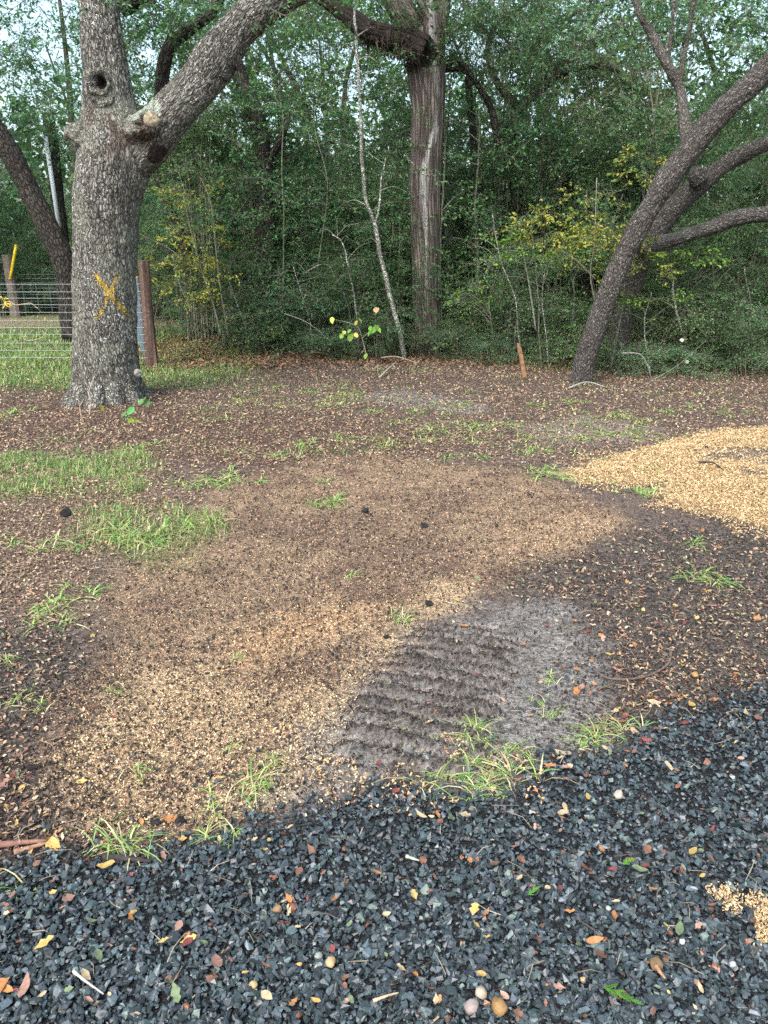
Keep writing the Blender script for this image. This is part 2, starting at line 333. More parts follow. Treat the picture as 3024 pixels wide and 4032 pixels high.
def build_ground():
    fx = np.concatenate([np.array([-400, -150, -60, -30, -20, -14, -11, -9]), np.arange(-7.5, -2.2, .1), np.arange(-2.2, 3.0, .016), np.arange(3.0, 8.5, .08), np.array([9, 11, 14, 20, 30, 60, 150, 400])])
    fy = np.concatenate([np.array([-300, -60, -20, -8, -4, -2, -1, 0, .5]), np.arange(.8, 1.6, .04), np.arange(1.6, 3.9, .013), np.arange(3.9, 6.5, .03), np.arange(6.5, 14, .07), np.array([14.5, 15, 16, 17, 18, 20, 22, 25, 30, 40, 60, 100, 250, 500])])
    X, Y = np.meshgrid(fx, fy); x, y = X.ravel(), Y.ravel()
    Z = height(x, y)
    dirt = np.array([.125, .095, .08])
    C = np.tile(dirt, (len(x), 1))
    def mixin(w, c):
        nonlocal C
        w = np.clip(w, 0, 1)[:, None]; C = C * (1 - w) + np.array(c) * w
    mixin(n2(x, y, .9, 3, 40) * .7, (.12, .092, .075))
    mixin(sstep(5, 9, y) * .5, (.085, .07, .055))
    mixin(zone(x, y, LITL, .3, .3, 2, 41) * .8, (.15, .115, .085))
    mixin(zone(x, y, REDM, .3, .3, 2, 42) * .8, (.095, .064, .050))
    mixin(zone(x, y, DARK1, .3, .35, 3, 43), (.088, .078, .068))
    mixin(zone(x, y, DARK2, .25, .25, 3, 44), (.085, .076, .068))
    mixin(zone(x, y, BROWN, .12, .12, 4, 45), (.235, .170, .112))
    mixin(zone(x, y, BROWN, .12, .12, 4, 45) * sstep(.5, .62, n2(x, y, 2.5, 4, 90)) * .55, (.12, .08, .062))
    mixin(tan(x, y) * .85, (.42, .32, .195)); mixin(zone(x, y, TAN1[0], .15, .2, 3, 46) * .85, (.36, .225, .125))
    mixin(zone(x, y, TAN2, .15, .15, 3, 47) * .6, (.34, .24, .15))
    mixin(zone(x, y, TRACK, .2, .35, 4, 48) * (.6 + .5 * n2(x, y, 5, 3, 92)), (.20, .192, .178))
    mixin(zone(x, y, TRACK, .05, .08, 5, 48) * (n2(x, y, 4, 3, 60) > .6) * .35, (.11, .10, .094))
    ridge = ridge_mask(x, y); mixin(ridge * (.55 + .5 * n2(x, y, 22, 3, 66)), (.056, .051, .048))
    mixin(zone(x, y, GRAY1, .12, .12, 3, 49), (.16, .15, .14))
    mixin(zone(x, y, GRAY2, .12, .12, 3, 50), (.19, .165, .14))
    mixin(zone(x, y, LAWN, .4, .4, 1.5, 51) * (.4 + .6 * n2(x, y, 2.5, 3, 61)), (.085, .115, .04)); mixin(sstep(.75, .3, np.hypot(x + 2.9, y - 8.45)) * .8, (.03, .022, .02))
    mixin(zone(x, y, YARD, .4, .2, 1, 52) * (.55 + .4 * n2(x, y, 1.5, 3, 62)), (.05, .085, .028))
    mixin((x < -2.8) * sstep(15.5, 17, y) * sstep(20, 18.5, y) * .8, (.24, .19, .13))
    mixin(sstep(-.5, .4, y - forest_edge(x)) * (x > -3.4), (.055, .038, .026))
    mixin(np.maximum(zone(x, y, GPATCH, .2, .3, 3, 53), zone(x, y, GPATCH2, .2, .3, 3, 53)) * .5, (.12, .15, .05))
    mixin(zone(x, y, PILE, .05, .16, 4, 22), (.39, .29, .165)); mixin(zone(x, y, PILE, .05, .16, 4, 22) * sstep(.58, .66, n2(x, y, 2.2, 3, 72)) * .75, (.13, .11, .09))
    mixin(zone(x, y, PBARE, .1, .25, 5, 22) * .9, (.12, .10, .085))
    mixin(zone(x, y, GRAVEL, .06, .06, 5, 21), (.022, .024, .027))
    nx, ny = len(fx), len(fy); i = np.arange(ny - 1)[:, None] * nx; j = np.arange(nx - 1)[None]
    Q = np.stack([i + j, i + j + 1, i + nx + j + 1, i + nx + j], -1).reshape(-1, 4)
    m, n, l, p = nt("ground_soil"); a = N(n, "ShaderNodeAttribute", attribute_name="Col")
    tc = n.new("ShaderNodeTexCoord")
    t1 = N(n, "ShaderNodeTexNoise", Scale=55.0, Detail=6.0, Roughness=.7); t2 = N(n, "ShaderNodeTexNoise", Scale=9.0, Detail=5.0, Roughness=.65); t3 = N(n, "ShaderNodeTexVoronoi", Scale=140.0)
    for t in (t1, t2, t3): l.new(tc.outputs['Object'], t.inputs['Vector'])
    r1 = ramp(n, [(.34, (.3,) * 3), (.64, (1.65,) * 3)]); r2 = ramp(n, [(.3, (.65,) * 3), (.7, (1.3,) * 3)]); r3 = ramp(n, [(0, (.6,) * 3), (1, (1.4,) * 3)])
    l.new(t1.outputs[0], r1.inputs[0]); l.new(t2.outputs[0], r2.inputs[0]); l.new(t3.outputs['Color'], r3.inputs[0])
    c = mulcol(n, l, mulcol(n, l, mulcol(n, l, a.outputs['Color'], r1.outputs[0]), r2.outputs[0]), r3.outputs[0])
    l.new(c, p.inputs['Base Color']); p.inputs['Roughness'].default_value = .92; p.inputs['Specular IOR Level'].default_value = .2
    ad = N(n, "ShaderNodeMath", operation='MULTIPLY_ADD'); ad.inputs[1].default_value = 1.0; l.new(t1.outputs[0], ad.inputs[0])
    l.new(t3.outputs['Distance'], ad.inputs[2])
    b = N(n, "ShaderNodeBump", Strength=.8, Distance=.012); l.new(ad.outputs[0], b.inputs['Height']); l.new(b.outputs[0], p.inputs['Normal'])
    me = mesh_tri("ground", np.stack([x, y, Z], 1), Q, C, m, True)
    ob("ground", me, kind='structure', label='bare soil and mulch ground of the clearing with grass and sawdust patches')
build_ground()

# ------------------------------------------------------------------ trunks
def trunk_paths(paths, voxel, name):
    """paths: list of (points, radii). Overlapping tubes fused by a voxel remesh; returns verts, quads."""
    b = Buf()
    for P, r in paths:
        V, F = tube(P, r, 20); b.add(V, F)
    me = b.mesh(name, None); o = bpy.data.objects.new(name, me); COL.objects.link(o)
    m = o.modifiers.new("r", 'REMESH'); m.mode = 'VOXEL'; m.voxel_size = voxel
    s = o.modifiers.new("s", 'SMOOTH'); s.factor = .5; s.iterations = 6
    dg = bpy.context.evaluated_depsgraph_get(); e = o.evaluated_get(dg); em = e.to_mesh()
    V = np.zeros(len(em.vertices) * 3, np.float32); em.vertices.foreach_get("co", V); V = V.reshape(-1, 3)
    Nn = np.zeros(len(em.vertices) * 3, np.float32); em.vertices.foreach_get("normal", Nn); Nn = Nn.reshape(-1, 3)
    F = np.zeros(len(em.polygons) * 4, np.int32)
    lt = np.zeros(len(em.polygons), np.int32); em.polygons.foreach_get("loop_total", lt)
    lv = np.zeros(len(em.loops), np.int32); em.loops.foreach_get("vertex_index", lv)
    ls = np.zeros(len(em.polygons), np.int32); em.polygons.foreach_get("loop_start", ls)
    q = lt == 4; F = np.stack([lv[ls[q] + k] for k in range(4)], 1)
    e.to_mesh_clear(); bpy.data.objects.remove(o); bpy.data.meshes.remove(me)
    return V.astype(float), F, Nn
def dense(P, r, n=10):
    Q = catmull(P, n); rr = catmull(np.stack([r, r, r], 1), n)[:, 0]; return Q, rr
def bark_coords(V, paths, twist=0.0):
    S = []; 
    for pi, (P, r) in enumerate(paths):
        T, Nv, B = frames(P); s = np.concatenate([[0], np.cumsum(np.linalg.norm(np.diff(P, axis=0), axis=1))])
        for i in range(len(P)): S.append((pi, P[i], T[i], Nv[i], B[i], s[i], r[i]))
    PP = np.array([a[1] for a in S]); rr = np.array([a[6] for a in S])
    best = np.zeros(len(V), int)
    for k in range(0, len(V), 8000):
        d = np.linalg.norm(V[k:k + 8000, None] - PP[None], axis=2) - rr[None]; best[k:k + 8000] = d.argmin(1)
    T = np.array([a[2] for a in S])[best]; Nv = np.array([a[3] for a in S])[best]; B = np.array([a[4] for a in S])[best]
    s = np.array([a[5] for a in S])[best]; pi = np.array([a[0] for a in S])[best]
    D = V - PP[best]; z = s + (D * T).sum(1); x = (D * Nv).sum(1); y = (D * B).sum(1)
    a = twist * z; x, y = x * np.cos(a) - y * np.sin(a), x * np.sin(a) + y * np.cos(a)
    return np.stack([x + pi * 3.1, y, z], 1), pi
def split_build(parent, V, Fq, bk, pi, mat, names, tint=None, tw=None):
    fp = pi[Fq[:, 0]]; used = {}
    for name in dict.fromkeys(names):
        ids = [i for i, nm in enumerate(names) if nm == name]
        groups = [[i] for i in ids] if name != 'trunk' else [ids]
        for g in groups:
            f = Fq[np.isin(fp, g)]
            if not len(f): continue
            u, inv = np.unique(f, return_inverse=True)
            me = mesh_tri(name, V[u], inv.reshape(-1, 4), None, mat, True)
            vattr(me, "bk", bk[u]); vattr(me, "tint", tint[u] if tint is not None else np.zeros((len(u), 3))); fattr(me, "tw", tw[u] if tw is not None else np.zeros(len(u)))
            ob(name, me, parent)
def simple_trunk(P, r, ns, mat, name, parent, n=6, rough=.06, wob=.0, seed=0):
    P, r = dense(P, r, n)
    if wob:
        g = np.random.default_rng(seed); k = np.cumsum(g.normal(0, wob, P.shape), 0); k -= np.linspace(0, 1, len(P))[:, None] * k[-1]; k[:, 2] = 0; P = P + k
    V, F = tube(P, r, ns, rough=rough, seed=seed)
    me = mesh_tri(name, V, F, None, mat, True)
    bk, _ = bark_coords(V, [(P, r)]); vattr(me, "bk", bk + seed * 1.7); vattr(me, "tint", np.zeros((len(V), 3))); fattr(me, "tw", np.zeros(len(V)))
    return ob(name, me, parent)

# ------------------------------------------------------------------ foliage sprays
def make_spray(seed, nl=46, leaf=.075, w=.45, flat=.25):
    g = np.random.default_rng(seed); tw = []; lv = []
    segs = [(np.zeros(3), np.array([1., g.normal(0, .05), -.12]), .012)]
    for k in range(9):
        t = .12 + .8 * k / 9; b = segs[0][1] * t; sg = 1 if k % 2 else -1; L = (.5 - .35 * t) * g.uniform(.7, 1.2)
        a = sg * g.uniform(.6, 1.1); d = np.array([math.cos(a), math.sin(a), g.normal(0, flat) - .1]) * L
        segs.append((b, d, .006))
    b = Buf()
    for p, d, r in segs:
        s = np.cross(d, [0, 0, 1.]); s /= np.linalg.norm(s) + 1e-9
        b.add([p - s * r, p + s * r, p + d], [[0, 1, 2]], (.13, .12, .095))
    lens = np.array([np.linalg.norm(s[1]) for s in segs]); pr = lens / lens.sum()
    idx = g.choice(len(segs), nl, p=pr)
    for i in idx:
        p, d, _ = segs[i]; t = g.uniform(.2, 1.05); q = p + d * t
        a = math.atan2(d[1], d[0]) + g.choice([-1, 1]) * g.uniform(.3, 1.3); el = g.normal(-.15, .4)
        u = np.array([math.cos(a) * math.cos(el), math.sin(a) * math.cos(el), math.sin(el)]); s = np.cross(u, [0, 0, 1.]); s /= np.linalg.norm(s)
        nrm = np.cross(s, u); ro = g.normal(0, .5); s = s * math.cos(ro) + nrm * math.sin(ro)
        L = leaf * g.uniform(.65, 1.25); W = L * w
        m = q + u * L * .5
        lv.append((q, m + s * W * .5 + nrm * L * .08, q + u * L, m - s * W * .5 + nrm * L * .08))
    LV = np.array(lv).reshape(-1, 3); LF = (np.arange(nl)[:, None, None] * 4 + np.array([[0, 1, 2], [0, 2, 3]])[None]).reshape(-1, 3)
    nt_ = b.n; V = np.concatenate([np.concatenate(b.V), LV]); F = np.concatenate([np.concatenate(b.F), LF + nt_])
    isleaf = np.concatenate([np.full(nt_, -1), np.repeat(np.arange(nl), 4)])
    return V, F, isleaf
SPR = {k: [make_spray(100 + i + 10 * j, *a) for i in range(3)] for j, (k, a) in enumerate({
    'fine': (52, .062, .5), 'mid': (44, .085, .48), 'oak': (40, .105, .42), 'sparse': (20, .085, .5), 'big': (26, .17, .5), 'yel': (24, .135, .5)}.items())}
GREENS = dict(
    dark=[(.030, .070, .026), (.044, .095, .034), (.060, .115, .040), (.036, .092, .044)],
    mid=[(.055, .11, .035), (.075, .14, .045), (.045, .095, .045), (.10, .15, .05)],
    blue=[(.042, .10, .050), (.062, .135, .060), (.036, .085, .042), (.09, .15, .065)],
    olive=[(.060, .080, .032), (.085, .11, .04), (.045, .065, .03), (.12, .13, .05)],
    yellow=[(.36, .34, .06), (.44, .38, .07), (.27, .32, .06), (.14, .22, .05), (.42, .36, .10)],
    lime=[(.20, .33, .05), (.28, .40, .06), (.12, .22, .05)])
def sprays(buf, kind, pos, yaw, pitch, roll, sc, pal, g):
    pal = np.array(GREENS[pal]) * (1.0 if pal in ('yellow', 'lime') else 1.95); pos = np.asarray(pos); n = len(pos); ch = g.integers(0, 3, n)
    for k in range(3):
        m = ch == k
        if not m.any(): continue
        V, F, il = SPR[kind][k]; nl = il.max() + 1; nn = int(m.sum())
        cl = pal[g.integers(0, len(pal), (nn, nl))] * g.uniform(.75, 1.3, (nn, nl, 1)) * g.uniform(.85, 1.15, (nn, 1, 1))
        tw = np.array([.12, .11, .09]) * np.ones((nn, 1, 3))
        C = np.concatenate([cl, tw], 1)[:, il]           # index -1 picks the twig colour
        inst(buf, V, F, pos[m], rotm(yaw[m], pitch[m], roll[m]), sc[m], C.astype(np.float32))
def blob_foliage(buf, blobs, kind, pal, g, sc=(.45, .75), droop=.15):
    """blobs: (centre xyz, radius xyz, number of sprays)"""
    for c, r, n in blobs:
        d = g.normal(size=(n, 3)); d /= np.linalg.norm(d, axis=1, keepdims=True); d *= g.uniform(.15, 1, (n, 1)) ** .5
        pos = np.array(c) + d * np.array(r)
        yaw = np.arctan2(d[:, 1], d[:, 0]) + g.normal(0, .8, n)
        sprays(buf, kind, pos, yaw, g.normal(droop, .3, n), g.normal(0, .45, n), g.uniform(sc[0], sc[1], n), pal, g)

def shrub_meshes(seed, rx, hgt, nclump, nspray, kind, pal, base=.1, stem_mat=None, sc=(.35, .65), nstem=None, sig=.28):
    g = np.random.default_rng(seed); lf = Buf(); st = Buf(); cs = []
    for _ in range(nclump):
        a = g.uniform(0, 2 * math.pi); t = g.uniform(base, 1); rr = rx * math.sqrt(g.uniform(.02, 1)) * (math.sin(math.pi * min(1, .22 + .75 * t)) ** .6)
        cs.append(np.array([rr * math.cos(a), rr * math.sin(a), t * hgt]))
    for c in cs:
        n = max(3, int(nspray / nclump * g.uniform(.5, 1.5)))
        blob_foliage(lf, [(c, (sig * 1.5, sig * 1.5, sig * .7), n)], kind, pal, g, sc)
    for c in cs[:nstem or nclump]:
        b = np.array([g.normal(0, .08 + rx * .08), g.normal(0, .08 + rx * .08), -.1]); m = b * .5 + c * .5 + np.array([-c[0] * .25, -c[1] * .25, .1 * hgt]) + g.normal(0, .05, 3)
        P = catmull([b, m, c], 5); r0 = g.uniform(.008, .02) * (hgt / 3) ** .5
        V, F = tube(P, np.linspace(r0, .004, len(P)), 4, cap=False); st.add(V, F, np.array([.17, .165, .125]) * g.uniform(.4, 1.5))
    return lf.mesh("foliage", M_leaf), st.mesh("stems", M_twig, True)
def place_shrub(meshes, x, y, rot, s, label, group=None, name='shrub', cat='shrub', sz=None, dz=0):
    o = thing(name, label, cat, (x, y, H(x, y) + dz), group); o.rotation_euler = (0, 0, rot); o.scale = (s, s, sz or s)
    ob("foliage", meshes[0], o); ob("stems", meshes[1], o)
    return o

# ==================================================================== THE OAK WITH THE PAINTED CROSS
def P3(lst, Y): return np.array([At(a[0], a[1], a[2] if len(a) > 2 else Y) for a in lst])
def build_oak():
    Y = 8.08; px = 8.1 / FPX
    main = P3([(432, 1660), (432, 1600), (424, 1520), (416, 1400), (414, 1250), (412, 1100), (415, 950), (420, 820), (436, 700), (452, 600), (445, 520), (432, 430), (422, 320), (408, 200), (395, 80), (382, -60), (370, -250)], Y + .38)
    mr = np.array([170, 150, 134, 126, 121, 119, 118, 119, 126, 132, 120, 97, 84, 74, 68, 62, 56]) * px
    right = P3([(500, 640), (590, 545), (680, 440), (770, 345), (850, 240), (915, 150), (985, 70), (1080, 5), (1190, -50), (1300, -90)], Y + .35)
    rr = np.array([80, 84, 74, 70, 76, 66, 62, 56, 50, 40]) * px
    stub = P3([(840, 270), (875, 275), (905, 285)], Y + .3); sr = np.array([50, 38, 30]) * px
    burl = P3([(380, 560), (310, 535), (262, 520)], Y + .35); br = np.array([90, 50, 32]) * px
    cut = np.array([At(520, 540, Y + .3), At(570, 490, Y + .12), At(592, 470, Y + .0)]); cr = np.array([70, 44, 40]) * px
    knot = np.array([At(410, 350, Y + .4), At(395, 335, Y + .18), At(390, 325, Y + .10)]); kr = np.array([60, 42, 38]) * px
    knot2 = np.array([At(415, 430, Y + .4), At(408, 395, Y + .2), At(404, 378, Y + .13)]); k2 = np.array([60, 44, 30]) * px
    under = P3([(560, 560), (610, 600), (628, 632)], Y + .42); ur = np.array([62, 36, 16]) * px
    paths = [dense(main, mr), dense(right, rr), dense(stub, sr, 6), dense(burl, br, 6), dense(cut, cr, 6), dense(knot, kr, 6), dense(knot2, k2, 6), dense(under, ur, 6)]
    base = main[0]; roots = []
    for a in (-.5, -1.6, -2.7, .4, 2.2, 1.3, -2.2, -1.05):
        d = np.array([math.cos(a), math.sin(a), 0]); c = np.array([main[1][0], main[1][1], 0])
        paths.append(dense(np.array([c + d * .18 + [0, 0, .24], c + d * .33 + [0, 0, .06], c + d * .52 + [0, 0, -.06]]), np.array([.17, .10, .04]), 6)); roots.append(len(paths) - 1)
    V, F, Nn = trunk_paths(paths, .014, "oak")
    bk, pi = bark_coords(V, paths, .55)
    rg = fbm(bk * np.array([26, 26, 9]), 3, 5); rg2 = fbm(bk * np.array([5, 5, 3]), 2, 7)
    fur = np.clip(.10 - np.abs(fbm(bk * np.array([8, 8, 1.6]), 2, 15) - .5), 0, .1) * 10
    lump = np.isin(pi, [2, 3, 4, 5, 6, 7]); lmp = fbm(V * 14, 2, 19)
    V = V + Nn * ((np.abs(rg - .5) * -.06 + .012) + (rg2 - .5) * .035 - fur * .012 + lump * (lmp - .5) * .09)[:, None]
    # knot hole pressed in, cut face flattened
    kc = At(389, 318, Y + .08); d = np.linalg.norm((V - kc) * [1, .6, .8], axis=1); V[:, 1] += .13 * np.exp(-(d / .05) ** 2)
    tint = np.zeros((len(V), 3)); tw = np.zeros(len(V))
    red = np.exp(-((V[:, 2] - At(0, 520, Y)[2]) / .38) ** 2) * .5 * (fbm(V * 3, 3, 9) > .42); tint[:] = (.12, .088, .068); tw = red
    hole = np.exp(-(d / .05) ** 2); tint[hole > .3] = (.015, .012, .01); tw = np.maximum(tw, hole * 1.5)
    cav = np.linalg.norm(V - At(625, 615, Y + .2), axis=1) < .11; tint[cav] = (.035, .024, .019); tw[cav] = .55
    lic = (fbm(V * 5, 3, 12) > .56) & (V[:, 2] < 3.2) & (V[:, 2] > .2) & ~cav & (hole < .2); tint[lic] = (.24, .25, .20); tw[lic] = np.maximum(tw[lic], .42)
    lic2 = np.linalg.norm(V - At(560, 420, Y + .1), axis=1) < .17; tint[lic2] = (.38, .44, .36); tw[lic2] = .55
    t = thing("oak_tree", "massive oak with a yellow cross sprayed on its lichen-specked trunk", "tree", (0, 0, 0))
    names = ['trunk', 'limb', 'branch_stub', 'burl', 'branch_stub', 'branch_stub', 'branch_stub', 'branch_stub'] + ['trunk'] * len(roots)
    split_build(t, V, F, bk, pi, B_oak, names, tint, tw)
    # sprayed cross: flecks of paint lying on the bark
    cen = V[F].mean(1); fn = Nn[F].mean(1)
    k = cen[:, 1] < Y + .35
    u = (cen[:, 0] / cen[:, 1]); 
    # project onto the plane of the photographed strokes
    tt = cen[:, 1] / np.array([1.0]); wz = cen[:, 2] - CAM_H
    rat = wz / cen[:, 1]; v = (rat * math.cos(PITCH) + math.sin(PITCH)) / (math.cos(PITCH) - rat * math.sin(PITCH)); pyy = 2016 - v * FPX
    pxx = 1512 + cen[:, 0] / (cen[:, 1] / (math.cos(PITCH) + v * math.sin(PITCH))) * FPX
    def seg(ax, ay, bx, by):
        tq = np.clip(((pxx - ax) * (bx - ax) + (pyy - ay) * (by - ay)) / ((bx - ax) ** 2 + (by - ay) ** 2), 0, 1)
        return np.hypot(pxx - ax - tq * (bx - ax), pyy - ay - tq * (by - ay))
    dd = np.minimum(seg(376, 1085, 498, 1240), seg(465, 1085, 386, 1250))
    g = np.random.default_rng(3)
    prob = np.clip(1.1 - dd / 13, 0, 1) * (.55 + .5 * (fbm(cen * 14, 2, 2) > .45))
    sel = k & (g.random(len(cen)) < prob)
    q = V[F[sel]]; c = q.mean(1, keepdims=True); q = c + (q - c) * g.uniform(.6, 1.25, (len(q), 4, 1)) + fn[sel][:, None] * .004
    cc = np.array([.40, .28, .05]) * g.uniform(.55, 1.25, (len(q), 1))
    me = mesh_tri("painted_cross", q.reshape(-1, 3), np.arange(len(q) * 4).reshape(-1, 4), np.repeat(cc, 4, 0), mat_col("yellow_marking_paint", .7, .2), True)
    ob("painted_cross", me, t, label="yellow spray painted cross", kind="stuff")
    # pale cut face on the stub
    def disc(c, nrm, r, col, name, n=14, seed=0):
        gg = np.random.default_rng(seed); nrm = np.array(nrm, float); nrm /= np.linalg.norm(nrm); a = np.cross(nrm, [0, 0, 1.]); a /= np.linalg.norm(a); b2 = np.cross(nrm, a)
        b_ = Buf(); V0 = [np.array(c) + nrm * .012]; Cc = [np.array(col) * .6]
        for ring, rr_ in enumerate((.35, .7, 1.0)):
            for i in range(n):
                th = i * 2 * math.pi / n; q_ = r * rr_ * gg.uniform(.88, 1.1); V0.append(np.array(c) + (a * math.cos(th) + b2 * math.sin(th)) * q_ + nrm * (gg.uniform(-.006, .01) if ring < 2 else -.02)); Cc.append(np.array(col) * gg.uniform(.6, 1.25))
        Fd = [[0, 1 + i, 1 + (i + 1) % n] for i in range(n)]
        for ring in range(2):
            for i in range(n):
                p0 = 1 + ring * n + i; p1 = 1 + ring * n + (i + 1) % n; Fd += [[p0, p0 + n, p1 + n], [p0, p1 + n, p1]]
        b_.add(V0, Fd, np.array(Cc)); return ob(name, b_.mesh(name, M_wood, True), t)
    disc(At(596, 466, Y - .075), (.35, -1, .15), .075, (.27, .235, .16), "cut_face", seed=4)
    disc(At(545, 1468, Y + .05), (.5, -1, .2), .045, (.24, .24, .21), "bark_scar", seed=5)
    # crown: oak leaves round the upper limbs and out to the upper left
    g = np.random.default_rng(21); b = Buf(); bl = []
    for (x0, y0, yy, rx, rz, n) in [(560, 60, 9.6, .7, .5, 46), (640, 190, 10, .6, .5, 40), (260, 60, 10, .9, .5, 36), (120, 190, 10.5, .9, .6, 34), (230, 330, 10.8, .6, .5, 40), (760, 60, 9.6, .6, .4, 34), (600, 320, 10.6, .5, .4, 26),
                                   (1120, 60, 9.2, .5, .25, 16), (980, -60, 8.4, 1.2, .35, 50), (400, -150, 8.5, 2.2, .4, 90), (60, -60, 9, 1.4, .5, 16)]:
        bl.append((At(x0, y0, yy), (rx, .9, rz), n))
    blob_foliage(b, bl, 'oak', 'dark', g, (.35, .6), .3)
    ob("crown", b.mesh("crown", M_leaf), t)
    # slender secondary limb seen between the two stems
    simple_trunk(P3([(632, 420), (640, 300), (665, 190), (740, 120), (830, 50), (880, -30)], 9.4), np.array([.075, .075, .07, .065, .06, .05]), 10, B_dark, "limb", t, 6, .08)
    simple_trunk(P3([(470, 30), (520, 0), (600, -30)], 9.3), np.array([.1, .11, .1]), 10, B_dark, "limb", t, 4, .08)
build_oak()

# ==================================================================== CENTRAL RED-BARKED TREE
def build_cedar():
    Y = 12.1; px = 12.2 / FPX
    main = P3([(1682, 1450), (1683, 1400), (1682, 1320), (1680, 1200), (1678, 1050), (1674, 900), (1672, 750), (1678, 600), (1684, 450), (1682, 330), (1672, 230), (1655, 165)], Y + .2)
    mr = np.array([72, 62, 54, 52, 51, 52, 54, 55, 58, 64, 64, 50]) * px
    broken = P3([(1672, 230), (1620, 110), (1575, 30), (1540, -50)], Y + .25); br = np.array([50, 44, 44, 40]) * px
    limb = P3([(1670, 200), (1600, 160), (1510, 140), (1440, 115), (1370, 60), (1290, 0), (1200, -60)], Y - .1); lr = np.array([50, 42, 36, 34, 30, 28, 26]) * px
    up = P3([(1690, 240), (1700, 120), (1690, 50), (1650, -30)], Y + .1); ur = np.array([44, 28, 24, 22]) * px
    up2 = P3([(1700, 230), (1720, 130), (1735, 50), (1745, -40)], Y + .3); u2 = np.array([40, 30, 28, 26]) * px
    paths = [dense(main, mr), dense(broken, br), dense(limb, lr), dense(up, ur), dense(up2, u2)]
    for a in (-1.2, -2.6, -.2, -1.9):
        d = np.array([math.cos(a), math.sin(a), 0]); c = np.array([main[1][0], main[1][1], .05])
        paths.append(dense(np.array([c + d * .08 + [0, 0, .35], c + d * .2 + [0, 0, .12], c + d * .34 + [0, 0, -.05]]), np.array([.12, .08, .04]), 6))
    V, F, Nn = trunk_paths(paths, .018, "cedar"); bk, pi = bark_coords(V, paths, .12)
    th = np.arctan2(bk[:, 1], bk[:, 0] - 3.1 * pi)
    fl = fbm(np.stack([np.cos(th) * 3, np.sin(th) * 3, bk[:, 2] * .6], 1), 3, 3); fib = fbm(bk * [38, 38, 2.2], 3, 4)
    V = V + Nn * ((fl - .5) * .06 + (fib - .5) * .03)[:, None]
    tint = np.tile([.36, .35, .34], (len(V), 1))
    rel = V[:, 0] - np.interp(V[:, 2], paths[0][0][:, 2], paths[0][0][:, 0])
    z = V[:, 2]
    cx = np.interp(z, [0, 1.2, 2.1, 2.6, 3.2, 4.4], [-.05, -.02, .0, -.04, .1, .13]); wd = np.interp(z, [.6, 1.3, 2, 2.8, 3.4, 4.4], [.005, .035, .065, .05, .07, .08])
    tw = np.exp(-((rel - cx + (fib - .5) * .12) / wd) ** 2) * .62 * (.45 + .9 * fbm(np.stack([V[:, 0] * 9, V[:, 1] * 9, z * 1.4], 1), 2, 33)) * (V[:, 1] < Y + .2) * (z > .8)
    sh = (pi == 2); tint[sh] = (.035, .028, .024); tw[sh] = .8
    tint[pi == 1] = (.30, .26, .23); tw[pi == 1] = .22
    t = thing("cedar_tree", "tall red-brown trunk with a peeling white streak, broken top and dark limb", "tree")
    split_build(t, V, F, bk, pi, B_cedar, ['trunk', 'broken_top', 'limb', 'limb', 'limb'] + ['trunk'] * 4, tint, tw)
    # shaggy dark growth hanging below the limb joint
    g = np.random.default_rng(5); b = Buf()
    n = 900; tq = g.uniform(0, 1, n); c = np.stack([np.interp(tq, [0, .4, 1], [At(1430, 120, Y)[0], At(1560, 160, Y)[0], At(1650, 260, Y)[0]]), np.full(n, Y - .1) + g.normal(0, .14, n), np.interp(tq, [0, .4, 1], [At(0, 125, Y)[2], At(0, 170, Y)[2], At(0, 230, Y)[2]]) + g.normal(0, .07, n)], 1)
    PV = np.array([[-.012, 0, 0], [.012, 0, 0], [0, 0, -.16]]); inst(b, PV, np.array([[0, 1, 2]]), c, rotm(g.uniform(0, 6.3, n), g.normal(0, .5, n), g.normal(0, .5, n)), g.uniform(.4, 1.3, n), np.array([.035, .028, .022]) * g.uniform(.5, 1.8, (n, 1)))
    ob("shaggy_growth", b.mesh("shaggy_growth", M_twig), t)
    for (q, r) in [([(1720, 300), (1790, 235), (1850, 290), (1930, 420), (1960, 560)], [.05, .045, .045, .05, .06]), ([(1715, 285), (1800, 272), (1850, 290)], [.03, .035, .04])]:
        simple_trunk(P3(q, Y + .5), np.array(r), 8, B_dark, "branch", t, 5, .1)
    for q in [[(1590, 610), (1615, 635), (1632, 650)], [(1700, 690), (1670, 690), (1655, 675)], [(1610, 760), (1630, 785)]]:
        simple_trunk(P3(q, Y - .12), np.linspace(.012, .006, len(q)), 5, B_pale, "dead_twig", t, 4)
    g = np.random.default_rng(22); b = Buf(); bl = []
    for (x0, y0, yy, rx, rz, n) in [(1850, 120, 12.5, .9, .6, 60), (1500, 50, 12.8, .8, .4, 34), (1760, 40, 11.8, .6, .35, 30), (2000, 260, 12.8, .8, .6, 46), (1640, 260, 11.8, .3, .2, 8), (1960, 60, 12, .8, .5, 46), (1750, -120, 12, 1.8, .5, 70)]:
        bl.append((At(x0, y0, yy), (rx, .8, rz), n))
    blob_foliage(b, bl, 'mid', 'dark', g, (.4, .7), .25)
    ob("crown", b.mesh("crown", M_leaf), t)
build_cedar()

